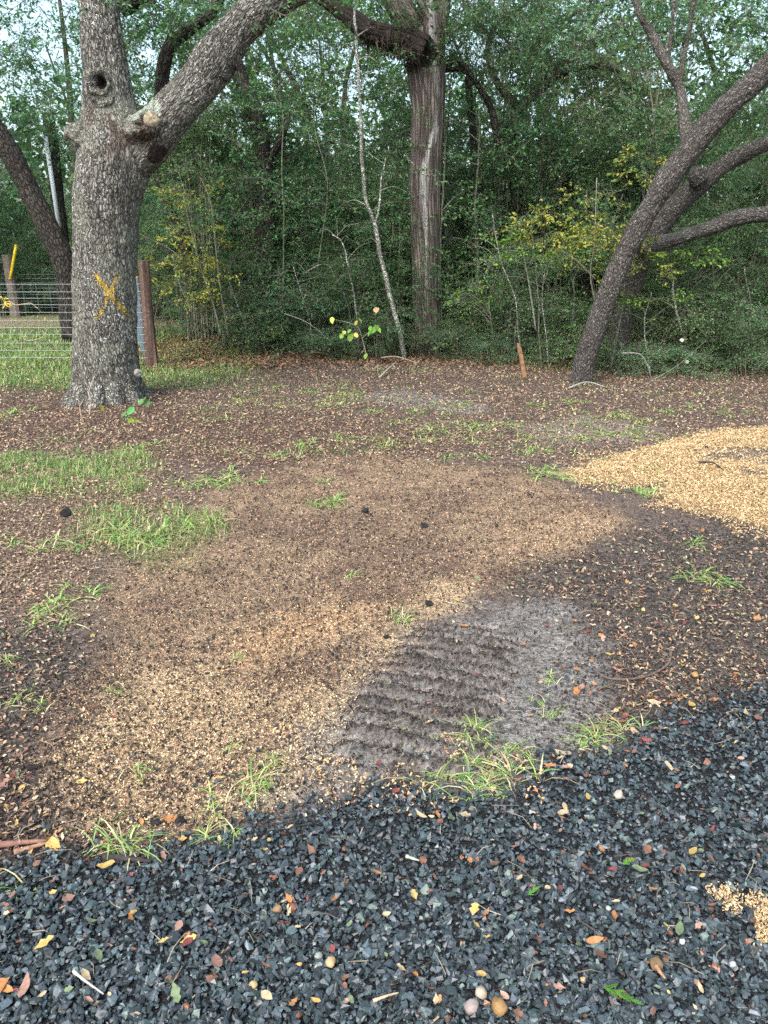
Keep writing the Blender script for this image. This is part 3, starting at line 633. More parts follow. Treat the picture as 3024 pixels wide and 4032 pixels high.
# ==================================================================== LEANING TREES ON THE RIGHT
def build_leaning():
    Y = 9.5; px = 9.6 / FPX
    t = thing("leaning_tree", "rough-barked oak leaning right over the stake with a pale upright branch", "tree")
    main = P3([(2272, 1560), (2285, 1510), (2300, 1440), (2335, 1320), (2385, 1180), (2440, 1040), (2505, 910), (2570, 800), (2640, 690), (2740, 560), (2850, 430), (2960, 330), (3060, 230), (3200, 110)], Y + .1)
    mr = np.array([56, 46, 40, 38, 37, 37, 38, 38, 42, 39, 38, 37, 36, 34]) * px
    up = P3([(2715, 590, 9.7), (2703, 530, 9.8), (2690, 430, 9.9), (2672, 340, 10), (2620, 240, 10), (2565, 130, 10.1), (2520, 60, 10.1), (2490, -40, 10.2)], Y); ur = np.array([26, 22, 17, 17, 16, 14, 12, 10]) * px
    fork = P3([(2672, 330), (2690, 230), (2715, 120), (2735, -20)], 10); fr = np.array([13, 9, 8, 6]) * px
    fork2 = P3([(2630, 250), (2640, 160), (2660, -20)], 10); f2 = np.array([9, 7, 6]) * px
    paths = [dense(main, mr), dense(up, ur), dense(fork, fr), dense(fork2, f2)]
    V, F, Nn = trunk_paths(paths, .012, "lean"); bk, pi = bark_coords(V, paths, .2)
    rg = fbm(bk * [30, 30, 14], 3, 5); V = V + Nn * ((np.abs(rg - .5) * -.055 + .012) + (fbm(bk * [4, 4, 3], 2, 25) - .5) * .045)[:, None]
    tint = np.tile([.20, .19, .165], (len(V), 1)); tw = np.where(pi > 0, .42, 0.)
    split_build(t, V, F, bk, pi, B_lean, ['trunk', 'limb', 'limb', 'limb'], tint, tw)
    t2 = thing("leaning_tree", "dark twin-limbed oak behind the leaning tree with a sawn knot on its upper limb", "tree")
    main = P3([(2420, 1500), (2425, 1400), (2450, 1250), (2490, 1120), (2530, 1000), (2590, 900), (2660, 810), (2760, 720), (2860, 645), (2960, 590), (3060, 550), (3200, 520)], 10.6)
    mr = np.array([46, 40, 38, 38, 40, 42, 40, 38, 30, 28, 27, 25]) * px * 1.05
    low = P3([(2520, 985), (2590, 960), (2680, 935), (2790, 900), (2900, 860), (3024, 845), (3200, 870)], 10.2); lr = np.array([34, 27, 26, 26, 27, 28, 26]) * px
    knob = P3([(2760, 720), (2745, 690), (2760, 670)], 10.4); kr = np.array([36, 30, 24]) * px
    paths = [dense(main, mr), dense(low, lr), dense(knob, kr, 6)]
    V, F, Nn = trunk_paths(paths, .015, "lean2"); bk, pi = bark_coords(V, paths, .2)
    rg = fbm(bk * [30, 30, 14], 3, 6); V = V + Nn * ((np.abs(rg - .5) * -.05 + .01) + (fbm(bk * [4, 4, 3], 2, 26) - .5) * .05)[:, None]
    tint = np.tile([.21, .24, .20], (len(V), 1)); tw = np.where(pi == 1, .36 * (V[:, 0] < 4.1) * (Nn[:, 2] > -.1), 0.) * (fbm(V * 6, 2, 8) > .42)
    split_build(t2, V, F, bk, pi, B_lean, ['trunk', 'limb', 'branch_stub'], tint, tw)
    g = np.random.default_rng(23); b = Buf(); bl = []
    for (x0, y0, yy, rx, rz, n) in [(2900, 120, 11, .7, .6, 60), (2980, 260, 11.5, .7, .5, 40), (2450, 60, 11.2, .8, .5, 40), (2800, 60, 10.8, .6, .4, 30), (2950, -80, 10, 1.5, .5, 60), (2250, 120, 11.5, .7, .5, 34)]:
        bl.append((At(x0, y0, yy), (rx, .7, rz), n))
    blob_foliage(b, bl, 'oak', 'blue', g, (.35, .6), .3)
    ob("crown", b.mesh("crown", M_leaf), t)
    b = Buf(); blob_foliage(b, [(At(3000, 420, 12), (.8, .7, .6), 60), (At(3050, 700, 12.4), (.6, .6, .5), 40)], 'oak', 'dark', g, (.35, .6), .3)
    ob("crown", b.mesh("crown", M_leaf), t2)
build_leaning()

# ==================================================================== OTHER TRUNKS
def plain_tree(label, pts, radii, mat, Y, blobs=(), kind='mid', pal='dark', seed=0, branches=(), name="tree", rough=.07, ns=10, gr=None):
    t = thing(name, label, "tree", group=gr)
    simple_trunk(P3(pts, Y), np.array(radii), ns, mat, "trunk", t, 7, rough, seed=seed)
    for q, r in branches: simple_trunk(P3(q, Y), np.array(r), 6, mat, "branch", t, 5, .05, seed=seed + 3)
    if blobs:
        g = np.random.default_rng(seed + 50); b = Buf()
        blob_foliage(b, [(At(x, y, yy), (rx, .8, rz), n) for x, y, yy, rx, rz, n in blobs], kind, pal, g, (.4, .75), .25)
        ob("crown", b.mesh("crown", M_leaf), t)
    return t
plain_tree("dark trunk leaning left behind the wire fence", [(300, 1330), (275, 1180), (258, 1050), (200, 920), (120, 760), (40, 600), (-40, 470), (-120, 320)], [.24, .2, .2, .19, .17, .17, .15, .12], B_dark, 14.0,
           [(-40, 240, 14, 1.4, .8, 50), (150, 360, 15, 1.2, .7, 60), (80, 120, 15, 1.3, .8, 34), (300, 480, 15, .8, .6, 50), (60, 560, 15.5, .9, .6, 60)], 'mid', 'dark', 1, ns=14)
plain_tree("dark crooked trunk between the oak and the central tree", [(1035, 1400), (1040, 1200), (1050, 1000), (1045, 800), (1035, 600), (1000, 430), (950, 320), (920, 200), (935, 60), (960, -60)], [.2, .17, .16, .15, .14, .13, .12, .12, .1, .09], B_dark, 13.8,
           [(1100, 130, 14, 1.2, .7, 100), (900, 100, 14.5, .8, .6, 50), (1250, 300, 14.6, 1.1, .8, 100), (1000, 540, 14.5, .8, .5, 50), (1350, 80, 14.2, .9, .6, 70)], 'mid', 'mid', 2, branches=[([(1040, 650), (1100, 560), (1150, 420)], [.08, .06, .04])], ns=12)
plain_tree("thin dark trunk close behind the right side of the central tree", [(1800, 1380), (1850, 1200), (1890, 1080), (1872, 900), (1868, 700), (1860, 500), (1840, 300)], [.1, .09, .07, .065, .06, .055, .05], B_dark, 13.2, [(1900, 450, 13.4, .8, .5, 50)], 'mid', 'dark', 3)
plain_tree("short dark trunk leaning to the right of the fence corner post", [(760, 1150), (720, 950), (660, 800), (620, 700), (590, 600)], [.08, .08, .07, .06, .05], B_dark, 13.5, [(640, 560, 14, .8, .5, 50), (760, 420, 14.5, .9, .6, 60)], 'mid', 'mid', 4)
plain_tree("crooked dark-limbed tree against the sky right of the central tree", [(2090, 1400), (2060, 1100), (2040, 800), (2010, 600), (2050, 430), (2180, 300), (2290, 200), (2420, 130)], [.15, .13, .12, .1, .1, .09, .08, .06], B_dark, 14.6,
           [(2200, 330, 15, 1.1, .6, 80), (2350, 200, 15, 1, .5, 60), (2100, 150, 15, 1, .6, 60), (2450, 420, 15, .9, .6, 80)], 'fine', 'olive', 5, branches=[([(2050, 430), (1960, 330), (1920, 200), (1960, 80)], [.08, .06, .05, .04]), ([(2180, 300), (2330, 260), (2450, 290)], [.06, .05, .03]), ([(2150, 320), (2100, 180), (2240, 60), (2400, 10)], [.07, .06, .05, .04])])
plain_tree("shadowed trunk deep in the thicket behind the leaning tree", [(2250, 1400), (2300, 1200), (2290, 1000), (2230, 800), (2260, 600)], [.13, .12, .11, .1, .08], B_dark, 14.2, [(2350, 560, 14.6, 1, .7, 90)], 'mid', 'dark', 6)

# pale sapling in front of the central tree, and slender stems of the understory
def sapling(label, pts, Y, r0, r1, mat, tips=(), kind='sparse', pal='mid', seed=0, twigs=5, sc=(.25, .45), group="slender saplings of the forest edge"):
    t = thing("sapling", label, "sapling", group=group); g = np.random.default_rng(seed + 300)
    P, r = dense(P3(pts, Y), np.linspace(r0, r1, len(pts)), 6)
    P = P + np.cumsum(g.normal(0, .004, P.shape), 0) * [1, 1, 0]
    V, F = tube(P, r, 6, rough=.08, seed=seed); me = mesh_tri("stem", V, F, None, mat, True)
    bk, _ = bark_coords(V, [(P, r)]); vattr(me, "bk", bk + seed); vattr(me, "tint", np.zeros((len(V), 3))); fattr(me, "tw", np.zeros(len(V))); ob("stem", me, t)
    b = Buf(); lf = Buf(); pos = []; yw = []
    for k in range(twigs):
        i = int(len(P) * g.uniform(.35, .98)); a = g.uniform(0, 6.28); L = g.uniform(.25, .8)
        d = np.array([math.cos(a), math.sin(a) * .6, g.uniform(.0, .7)]); Q = catmull([P[i], P[i] + d * L * .5 + [0, 0, .03], P[i] + d * L + [0, 0, -.06]], 5)
        V, F = tube(Q, np.linspace(r1 * .7, .0025, len(Q)), 4, cap=False); b = Buf(); b.add(V, F, np.array([.22, .22, .18]) * g.uniform(.5, 1.1)); ob('branch', b.mesh('branch', M_twig, True), t); pos += [Q[-3], Q[-5]]; yw += [a, a + g.normal(0, .6)]
    for tx, ty in tips:
        for _ in range(3): pos.append(At(tx, ty, Y) + g.normal(0, .1, 3)); yw.append(g.uniform(0, 6.28))
    pos = np.array(pos); n = len(pos)
    sprays(lf, kind, pos, np.array(yw), g.normal(.1, .25, n), g.normal(0, .4, n), g.uniform(sc[0], sc[1], n), pal, g)
    ob("foliage", lf.mesh("foliage", M_leaf), t)
    return t
sapling("pale mottled sapling leaning left beside the central trunk", [(1592, 1420), (1585, 1340), (1560, 1230), (1530, 1110), (1505, 1010), (1490, 910), (1450, 790), (1432, 640), (1425, 450), (1420, 300), (1412, 120), (1405, -20)], 11.75, .042, .016, B_pale, [(1400, 300), (1450, 500)], seed=1, twigs=14, pal='dark', group=None)
sapling("thin pale fork rising between the pale sapling and the central trunk", [(1478, 880), (1492, 800), (1500, 700), (1520, 620)], 11.8, .02, .008, B_pale, seed=2, twigs=3, group=None)
SAPS = [
 ("bent thin sapling left of the pale mottled one", [(1412, 1400), (1405, 1240), (1385, 1100), (1350, 960), (1310, 925)], 11.8, .015, .008, B_pale, 'dark', 8),
 ("sapling stem arching left over the bright-leaved seedling", [(1390, 1330), (1365, 1200), (1320, 1100), (1270, 1040), (1180, 1080)], 12.1, .012, .005, B_pale, 'blue', 7),
 ("straight greenish sapling touching the right side of the central trunk", [(1738, 1420), (1736, 1200), (1733, 1000), (1738, 800), (1745, 620), (1742, 450)], 12.3, .022, .012, B_green, 'dark', 6),
 ("tall straight sapling second from the central trunk", [(1862, 1400), (1870, 1200), (1880, 1000), (1873, 800), (1885, 620), (1895, 430)], 12.6, .025, .012, B_green, 'dark', 8),
 ("slim upright stem just right of the wooden stake", [(2135, 1480), (2122, 1330), (2118, 1180), (2100, 1000), (2090, 880)], 10.8, .013, .006, B_green, 'mid', 7),
 ("slim stem leaning toward the wooden stake", [(2060, 1440), (2040, 1300), (2025, 1150), (1975, 1010), (1950, 840)], 11.3, .013, .006, B_pale, 'mid', 8),
 ("forked stem left of the wooden stake", [(1955, 1440), (1940, 1300), (1925, 1180), (1950, 1090)], 11.6, .012, .006, B_green, 'blue', 6),
 ("twin slim stem between stake and leaning trunk", [(2160, 1490), (2150, 1340), (2130, 1180), (2140, 1040)], 10.9, .010, .005, B_pale, 'blue', 5),
 ("slanting stem between the stake and the leaning trunk base", [(2205, 1460), (2235, 1330), (2260, 1220), (2255, 1080), (2200, 1020)], 10.9, .014, .006, B_green, 'mid', 6),
 ("upright stem behind the middle of the leaning trunk", [(2400, 1460), (2430, 1300), (2455, 1150), (2460, 1000)], 10.3, .016, .006, B_green, 'mid', 6),
 ("leafless pale stem right of the leaning trunk", [(2700, 1350), (2670, 1250), (2650, 1150), (2640, 1080), (2600, 930)], 10.6, .018, .008, B_pale, 'mid', 3),
 ("thin stem in the thicket right of the leafless pale stem", [(2800, 1420), (2815, 1280), (2820, 1150), (2810, 1000)], 10.9, .012, .006, B_green, 'blue', 5),
 ("thin stem rising near the right edge of the thicket", [(2960, 1460), (2950, 1320), (2955, 1200), (2930, 1050)], 10.8, .012, .006, B_pale, 'blue', 6),
 ("thin stem bent over the brush pile right of the leaning tree", [(2560, 1480), (2545, 1380), (2530, 1260), (2560, 1150)], 10.2, .010, .005, B_pale, 'mid', 5),
 ("whitish stem slanting up left of the dark crooked trunk", [(980, 1380), (965, 1280), (930, 1180), (900, 1080)], 12.2, .012, .006, B_pale, 'olive', 6),
 ("whitish stem right of the dark crooked trunk", [(1230, 1390), (1220, 1280), (1190, 1170), (1150, 1050)], 12.3, .012, .006, B_pale, 'blue', 8),
 ("tall thin sapling halfway between the crooked trunk and pale sapling", [(1200, 1300), (1260, 1000), (1290, 720), (1240, 500), (1270, 300)], 12.9, .014, .005, B_green, 'dark', 10),
 ("pale dead stem standing against the dark crooked trunk", [(1110, 1300), (1115, 900), (1110, 700), (1110, 460), (1080, 380), (1065, 280)], 12.8, .014, .007, B_green, 'dark', 6),
]
for k, (lb, pts, Y, r0, r1, mt, pal, tw) in enumerate(SAPS): sapling(lb, pts, Y, r0, r1, mt, (), 'sparse', pal, 10 + k, tw)

# yellow-leaved shrubs
def yellow_plant(label, stems, blobs, seed, pal='yellow'):
    t = thing("yellow_leaved_shrub", label, "shrub"); g = np.random.default_rng(seed); b = Buf(); lf = Buf()
    for pts, Y in stems:
        P, r = dense(P3(pts, Y), np.linspace(.014, .005, len(pts)), 6); V, F = tube(P, r, 5); b.add(V, F, (.22, .21, .17))
    for (x, y, Y, rx, rz, n, pl) in blobs:
        c = At(x, y, Y); n = int(n * .62); blob_foliage(lf, [(c, (rx, .35, rz), n)], 'yel' if pl in ('yellow', 'lime') else 'sparse', pl, g, (.25, .42), .1)
    ob("stems", b.mesh("stems", M_twig, True), t); ob("foliage", lf.mesh("foliage", M_leaf), t)
yellow_plant("tall shrub with small yellow leaves beside the fence corner post", [([(870, 1320), (840, 1200), (790, 1050), (750, 900), (720, 760)], 11.6), ([(900, 1330), (870, 1150), (850, 980), (830, 800), (790, 700)], 11.8), ([(760, 1240), (700, 1100), (680, 1000)], 11.5)],
             [(740, 760, 11.6, .35, .3, 34, 'yellow'), (770, 900, 11.6, .35, .3, 36, 'yellow'), (690, 1020, 11.5, .4, .16, 26, 'yellow'), (790, 1060, 11.7, .4, .25, 40, 'yellow'), (850, 1150, 11.7, .35, .2, 30, 'olive'), (740, 1150, 11.6, .35, .16, 26, 'yellow'), (800, 1230, 11.6, .4, .15, 24, 'olive'), (860, 840, 12, .4, .4, 30, 'mid'), (700, 660, 12, .3, .3, 20, 'olive')], 71)
yellow_plant("wide sapling with bright yellow leaves left of the leaning trunk", [([(2370, 1350), (2345, 1200), (2325, 1080), (2340, 950), (2350, 700)], 10.2), ([(2110, 1300), (2080, 1100), (2050, 950)], 10.6), ([(2345, 1100), (2250, 1010), (2180, 980)], 10.3)],
             [(2330, 930, 10.2, .55, .14, 50, 'yellow'), (2200, 900, 10.3, .6, .14, 56, 'yellow'), (2420, 900, 10.1, .35, .16, 34, 'yellow'), (2530, 640, 10.4, .2, .28, 26, 'yellow'), (2330, 770, 10.3, .35, .1, 16, 'yellow'), (2080, 960, 10.5, .5, .16, 44, 'lime'), (2330, 1040, 10.2, .3, .12, 20, 'yellow'), (2560, 1040, 10.0, .22, .14, 24, 'yellow'), (2670, 1010, 10.1, .35, .12, 30, 'lime'), (2200, 830, 10.4, .4, .1, 18, 'yellow'), (2560, 1180, 10, .3, .1, 20, 'lime'), (1900, 1150, 11, .3, .15, 12, 'lime')], 72)

# ==================================================================== THICKET
SH = [shrub_meshes(200 + i, *a) for i, a in enumerate([
    (.9, 1.7, 16, 190, 'fine', 'dark'), (.8, 1.3, 14, 150, 'fine', 'blue'), (1.0, 2.2, 20, 240, 'mid', 'dark'), (.9, 2.4, 20, 230, 'mid', 'mid'), (.7, 1.0, 10, 110, 'fine', 'mid')])]
TH = [shrub_meshes(300 + i, *a, sc=(.5, .85), sig=.45) for i, a in enumerate([
    (1.8, 4.4, 44, 520, 'mid', 'dark', .1), (1.8, 5.6, 42, 470, 'mid', 'mid', .08), (1.6, 3.8, 38, 460, 'fine', 'blue', .08), (1.9, 6.2, 40, 420, 'mid', 'dark', .08)])]
TT = [shrub_meshes(400 + i, *a, sc=(.8, 1.3), sig=.5, nstem=20) for i, a in enumerate([
    (2.6, 8.0, 44, 180, 'big', 'dark', .12), (2.4, 8.5, 44, 180, 'big', 'mid', .12)])]
g = np.random.default_rng(77)
words = {0: "dark fine-leaved", 1: "blue-green", 2: "tall dark", 3: "tall mid-green", 4: "low bright green"}
edge = [(-2.45, 12.7, 0, .9), (-1.6, 12.9, 1, 1.0), (-1.0, 12.5, 1, 1.0), (-.45, 12.2, 0, .85), (.1, 12.5, 2, .9), (.9, 12.9, 2, 1.0), (1.4, 12.1, 4, .9), (1.9, 11.9, 0, .9), (2.5, 11.7, 1, .95), (3.1, 11.4, 3, .8), (3.7, 10.9, 4, 1.0), (4.1, 11.5, 0, 1.1), (4.7, 10.9, 1, 1.0), (5.2, 11.6, 2, .9), (5.7, 10.9, 0, 1.0), (6.3, 11.4, 3, .9), (1.15, 11.8, 1, .55), (2.9, 10.8, 4, .7), (5.1, 10.4, 4, .8), (-1.9, 12.2, 4, .7)]
where = ["behind the grass right of the corner post", "under the yellow-leaved shrub", "at the foot of the dark crooked trunk", "between the crooked trunk and the lime seedling", "right behind the lime seedling", "touching the pale sapling's left side", "just right of the central trunk", "between the central trunk and the stake", "close behind the wooden stake",
         "between the stake and the leaning trunk", "behind the leaning trunk's foot", "right of the leaning trunk's foot", "behind the white arching branch", "right of the white arching branch", "in the middle of the brush at the right", "behind the brush near the right edge", "beyond the right edge of the brush", "small, at the right foot of the central trunk", "low, beside the arching branch's tip", "low, in front of the right-hand brush", "low, left of the crooked trunk's foot"]
extra = [(-2.0, 12.45, 1, .6, "low, in front of the yellow-leaved shrub's stems"), (-.75, 11.9, 1, .55, "low, between crooked trunk and seedling"), (-.1, 11.75, 0, .5, "low, behind the lime seedling's foot"), (.45, 12.1, 4, .6, "low, at the pale sapling's foot"), (1.75, 11.3, 1, .5, "low, left of the stake"), (2.35, 10.9, 4, .5, "low, right of the stake"), (3.25, 10.3, 1, .55, "low, right of the leaning trunk's foot"), (3.95, 10.2, 1, .5, "low, under the arching branch"), (4.6, 10.2, 0, .6, "low, in front of the brush"), (5.5, 10.2, 1, .6, "low, near the right edge")]
for x, y, k, s, wh in extra: place_shrub(SH[k], x, y, g.uniform(0, 6.3), s, f"{words[k]} bush {wh}", "low bushes at the thicket's foot", sz=s * .8)
edge[7:7] = [(1.6, 12.4, 0, .6)]
for (x, y, k, s), wh in zip(edge, where):
    place_shrub(SH[k], x, y, g.uniform(0, 6.3), s, f"{words[k]} shrub {wh}", "shrubs along the front of the thicket")
tw_ = ["broad dark", "tall mid-green", "low blue-green", "tallest dark"]
def side(x, y):
    q = x / y; row = "just inside the thicket" if y < 14.6 else "deep in the thicket"
    for lim, w in ((-.17, "behind the yellow-leaved shrub"), (-.10, "beside the crooked dark trunk"), (-.03, "above the lime seedling"), (.03, "behind the pale sapling"), (.10, "right of the central trunk"), (.17, "behind the stake"), (.24, "behind the bright yellow leaves"), (.32, "behind the leaning trunk"), (.42, "behind the leaning limbs")):
        if q < lim: return row + ", " + w
    return row + (", above the brush at the right" if q < .52 else ", outermost toward the right edge")
for i in range(26):
    x = -3.0 + (i % 13) * .95 + g.normal(0, .2); y = (13.9 if i < 13 else 15.4) + g.normal(0, .25); k = int(g.integers(0, 4))
    place_shrub(TH[k], x * (1 if i < 13 else 1.15), y, g.uniform(0, 6.3), g.uniform(.62, .95), f"{tw_[k]} understory tree {side(x, y)}", "understory trees of the thicket", "understory_tree", "tree")
for i in range(4, 14):
    x = -14 + i * 1.0 if i < 0 else -11 + i * 1.95; y = 19.5 + g.normal(0, .6) + (3 if i < 4 else 0); k = i % 2
    place_shrub(TT[k], x, y, g.uniform(0, 6.3), g.uniform(.8, 1.0), f"{['dark', 'lighter green'][k]} canopy tree far back, " + side(x, 18).split(", ")[1], "canopy trees behind the thicket", "canopy_tree", "tree")
# yard side, beyond the fences
for x, y, k, s, lb in [(-9.6, 19.5, 0, .9, "broad dark tree beyond the yard at the left edge"), (-7.6, 21.5, 3, .7, "tall dark tree beyond the yard behind the grey fence post"), (-6.2, 20.2, 1, .7, "mid-green tree beyond the yard behind the leaning dark trunk"), (-10.5, 21, 2, 1.1, "low blue-green tree far left beyond the yard"), (-5.2, 18.4, 2, .85, "low blue-green tree just left of the marked oak"), (-4.2, 19, 0, .8, "broad dark tree hidden mostly by the marked oak"), (-8.8, 22, 2, 1.0, "second blue-green tree beyond the yard"), (-5.4, 22, 0, .9, "dark tree behind the white pipe")]:
    place_shrub(TH[k], x, y, g.uniform(0, 6.3), s, lb, "trees beyond the fenced yard", "yard_tree", "tree")

def far_woods():
    g = np.random.default_rng(91); b = Buf(); n = 24000
    a = g.uniform(-.75, .75, n); r = g.uniform(25, 42, n); z = g.uniform(-.3, 1, n); z = np.where(z < 0, g.uniform(0, 3, n), np.abs(z) ** 1.2 * 6.2)
    x, y = np.sin(a) * r, np.cos(a) * r
    dens = fbm(np.stack([x * .35, y * .35, z * .5], 1), 3, 5) - .05 * np.clip(z - 3.5, 0, 10)
    m = dens > .36; x, y, z = x[m], y[m], z[m]; n = len(x)
    PV = np.array([[-.5, 0, 0], [0, .3, .05], [.5, 0, 0], [0, -.3, .05]]); PF = np.array([[0, 1, 2], [0, 2, 3]])
    pal = np.array(GREENS['dark'] + GREENS['mid'])
    for k in range(3):
        off = g.normal(0, .35, (n, 3))
        inst(b, PV, PF, np.stack([x, y, z], 1) + off, rotm(g.uniform(0, 6.3, n), g.normal(0, .7, n), g.normal(0, .7, n)), g.uniform(.2, .5, n), pal[g.integers(0, len(pal), n)] * g.uniform(.7, 1.2, (n, 1)))
    for k in range(34):
        a = g.uniform(-.7, .7); r = g.uniform(24, 38); x0, y0 = math.sin(a) * r, math.cos(a) * r; q = g.normal(0, .8, 4)
        V, F = tube(catmull([[x0, y0, -.2], [x0 + q[0], y0, 3], [x0 + q[0] + q[1], y0, 6], [x0 + q[0] + q[1] * 2 + q[2], y0, 9]], 4), np.linspace(g.uniform(.1, .2), .03, 13), 6); b.add(V, F, (.05, .042, .035))
    ob("far_woods", b.mesh("far_woods", M_leaf), kind='stuff', label='distant woods seen as one mass of leaves and trunks')
far_woods()

# ==================================================================== FENCES
def fence_post(parent, pos, h, r, col, lean=(0, 0), seed=0, label=None):
    g = np.random.default_rng(seed); n = 12; zs = np.linspace(-.15, h, 14)
    P = np.array([[pos[0] + lean[0] * z / h, pos[1] + lean[1] * z / h, pos[2] + z] for z in zs]); V, F = tube(P, np.linspace(r * 1.12, r * .95, 14), n)
    th = np.arctan2(V[:, 1] - pos[1] - lean[1] * .5, V[:, 0] - pos[0] - lean[0] * .5); f = vnoise(np.stack([np.cos(th) * 3, np.sin(th) * 3, V[:, 2] * .8 + seed], 1))
    c = np.array([pos[0], pos[1], 0]); V[:, :2] += (V[:, :2] - (c[:2] + np.outer(V[:, 2] / h, lean))) * ((f - .5) * .7)[:, None]
    C = np.array(col)[None] * (.45 + 1.1 * f[:, None]); C[-1] = np.array(col) * 1.8
    b = Buf(); b.add(V, F, C); o = ob("post", b.mesh("post", M_wood, False), parent)
    if label: o['label'] = label
    return o
def wire(parent, a, c, r=.0022, sag=0, name="horizontal_wire", col=(.36, .42, .43), n=6):
    a, c = np.array(a), np.array(c); t = np.linspace(0, 1, n)[:, None]; P = a + (c - a) * t; P[:, 2] -= sag * 4 * (t * (1 - t))[:, 0]
    V, F = tube(P, r, 4, cap=False); b = Buf(); b.add(V, F, col); return ob(name, b.mesh(name, M_wire, True), parent)
cp = G(598, 1440); CPX, CPY = cp
def build_fences():
    # front run: from the corner post off to the left
    f = thing("wire_fence", "woven wire fence running left from the corner post behind the marked oak", "fence")
    fence_post(f, (CPX, CPY, H(CPX, CPY)), 1.43, .078, (.125, .082, .065), (.03, 0), 1, "reddish split corner post")
    hs = [.12, .22, .33, .44, .54, .64, .74, .84, .93, 1.02, 1.12]
    e = G(-900, 1433); ex, ey = e
    g = np.random.default_rng(2)
    for i, h in enumerate(hs): wire(f, (CPX - .03, CPY - .08, h), (ex, ey - .08, h + .01), .0028, g.uniform(0, .02), n=10)
    for k in range(1, 30):
        t = k / 30; x = CPX + (ex - CPX) * t; y = CPY + (ey - CPY) * t - .08; wire(f, (x, y, .08), (x + g.normal(0, .006), y, 1.14), .0016, 0, "vertical_wire", (.22, .26, .26), 3)
    fence_post(f, (ex, ey, 0), 1.4, .08, (.14, .12, .11), (0, 0), 4)
    # side run going away from the corner post
    s = thing("wire_fence", "blue-grey wire mesh fence going back from the corner post beside the oak", "fence")
    bx, by = G(520, 1300)
    for h in np.arange(.1, 1.2, .1): wire(s, (CPX - .1, CPY + .1, h), (bx, by, h), .003, 0, col=(.16, .21, .24))
    for k in range(1, 46):
        t = k / 46; wire(s, (CPX - .1 + (bx - CPX + .1) * t, CPY + .1 + (by - CPY - .1) * t, .05), (CPX - .1 + (bx - CPX + .1) * t, CPY + .1 + (by - CPY - .1) * t, 1.2), .003, 0, "vertical_wire", (.15, .2, .23), 2)
    b = Buf(); p0 = np.array([CPX - .12, CPY + .12, 1.2]); p1 = np.array([CPX - .20, CPY + .22, 1.2]); V, F = tube([p0, p1], .014, 6); b.add(V, F, (.55, .42, .04)); ob("wire_tie", b.mesh("wire_tie", M_plastic), s, label="yellow tie on the top wire")
    # rear run
    r = thing("wire_fence", "farther wire fence with grey wooden post across the yard", "fence")
    rx, ry = G(55, 1245)
    fence_post(r, (rx + .05, ry, 0), 1.42, .13, (.17, .145, .125), (0, 0), 6, "grey weathered post split down its side")
    for h in [.2, .35, .5, .65, .78, .88, .97]: wire(r, (-14, ry + .1, h), (bx - .4, ry + .1, h), .003, 0, col=(.22, .25, .25), n=4)
    for x in np.arange(-10.5, bx - .4, .16): wire(r, (x, ry + .1, .1), (x, ry + .1, 1.0), .0018, 0, "vertical_wire", (.16, .18, .18), 2)
    # yellow guard tube leaning on the far post
    y0, y1 = At(40, 1100, 19.2), At(64, 965, 19.2)
    b = Buf(); V, F = tube(np.linspace(y0, y1, 5), .034, 10); b.add(V, F, (.62, .48, .02))
    for zt in (0.02, .98): 
        c = y0 + (y1 - y0) * zt; V, F = tube([c - (y1 - y0) * .01, c + (y1 - y0) * .01], .043, 10); b.add(V, F, (.5, .38, .02))
    tagt(ob("guard_tube", b.mesh("guard_tube", M_plastic, True)), "yellow plastic guard tube leaning by the grey fence post", "tube")
    # yellow knotted rope on the front wire
    kx, ky, kz = At(18, 1190, CPY - .12); b = Buf()
    for k in range(7):
        a = g.uniform(0, 6.28); L = g.uniform(.05, .13); d = np.array([math.cos(a), -.2, math.sin(a)]) * L; V, F = tube(catmull([[kx, ky, kz], np.array([kx, ky, kz]) + d * .6 + g.normal(0, .015, 3), np.array([kx, ky, kz]) + d], 4), .008, 5); b.add(V, F, (.6, .46, .03))
    tagt(ob("rope_knot", b.mesh("rope_knot", M_plastic, True)), "yellow rope knotted round the front fence wire", "rope")
    # loose tan vines hanging in the wire
    for nm, lb, pts in [("dry_vine", "dry tan vine looped low in the front fence wires", [(82, 1298), (85, 1318), (105, 1340), (150, 1335), (175, 1320), (186, 1295)]), ("dry_vine", "curled tan vine along the top wires of the front fence", [(20, 1188), (40, 1188), (60, 1200), (90, 1198), (120, 1194), (140, 1208), (150, 1216)])]:
        P = catmull([At(a, c, CPY - .14) for a, c in pts], 4); V, F = tube(P, .006, 5); b = Buf(); b.add(V, F, (.4, .33, .22)); tagt(ob(nm, b.mesh(nm, M_twig, True)), lb, "vine")
build_fences()
# utility pole with white pipe behind the left trunks
t = thing("utility_pole", "slim dark pole beside a white pipe behind the fence", "pole")
simple_trunk(P3([(262, 1120), (245, 950), (225, 760), (205, 580), (190, 450)], 15.6), np.array([.13, .13, .12, .12, .11]), 10, B_dark, "shaft", t)
b = Buf(); V, F = tube([At(240, 940, 15.2), At(178, 535, 15.2)], .038, 10); b.add(V, F, (.62, .68, .72)); V, F = tube([At(241, 948, 15.2), At(238.5, 930, 15.2)], .046, 10); b.add(V, F, (.5, .55, .6))
tagt(ob("white_pipe", b.mesh("white_pipe", M_plastic, True)), "leaning white pipe standing against the slim dark pole", "pipe")

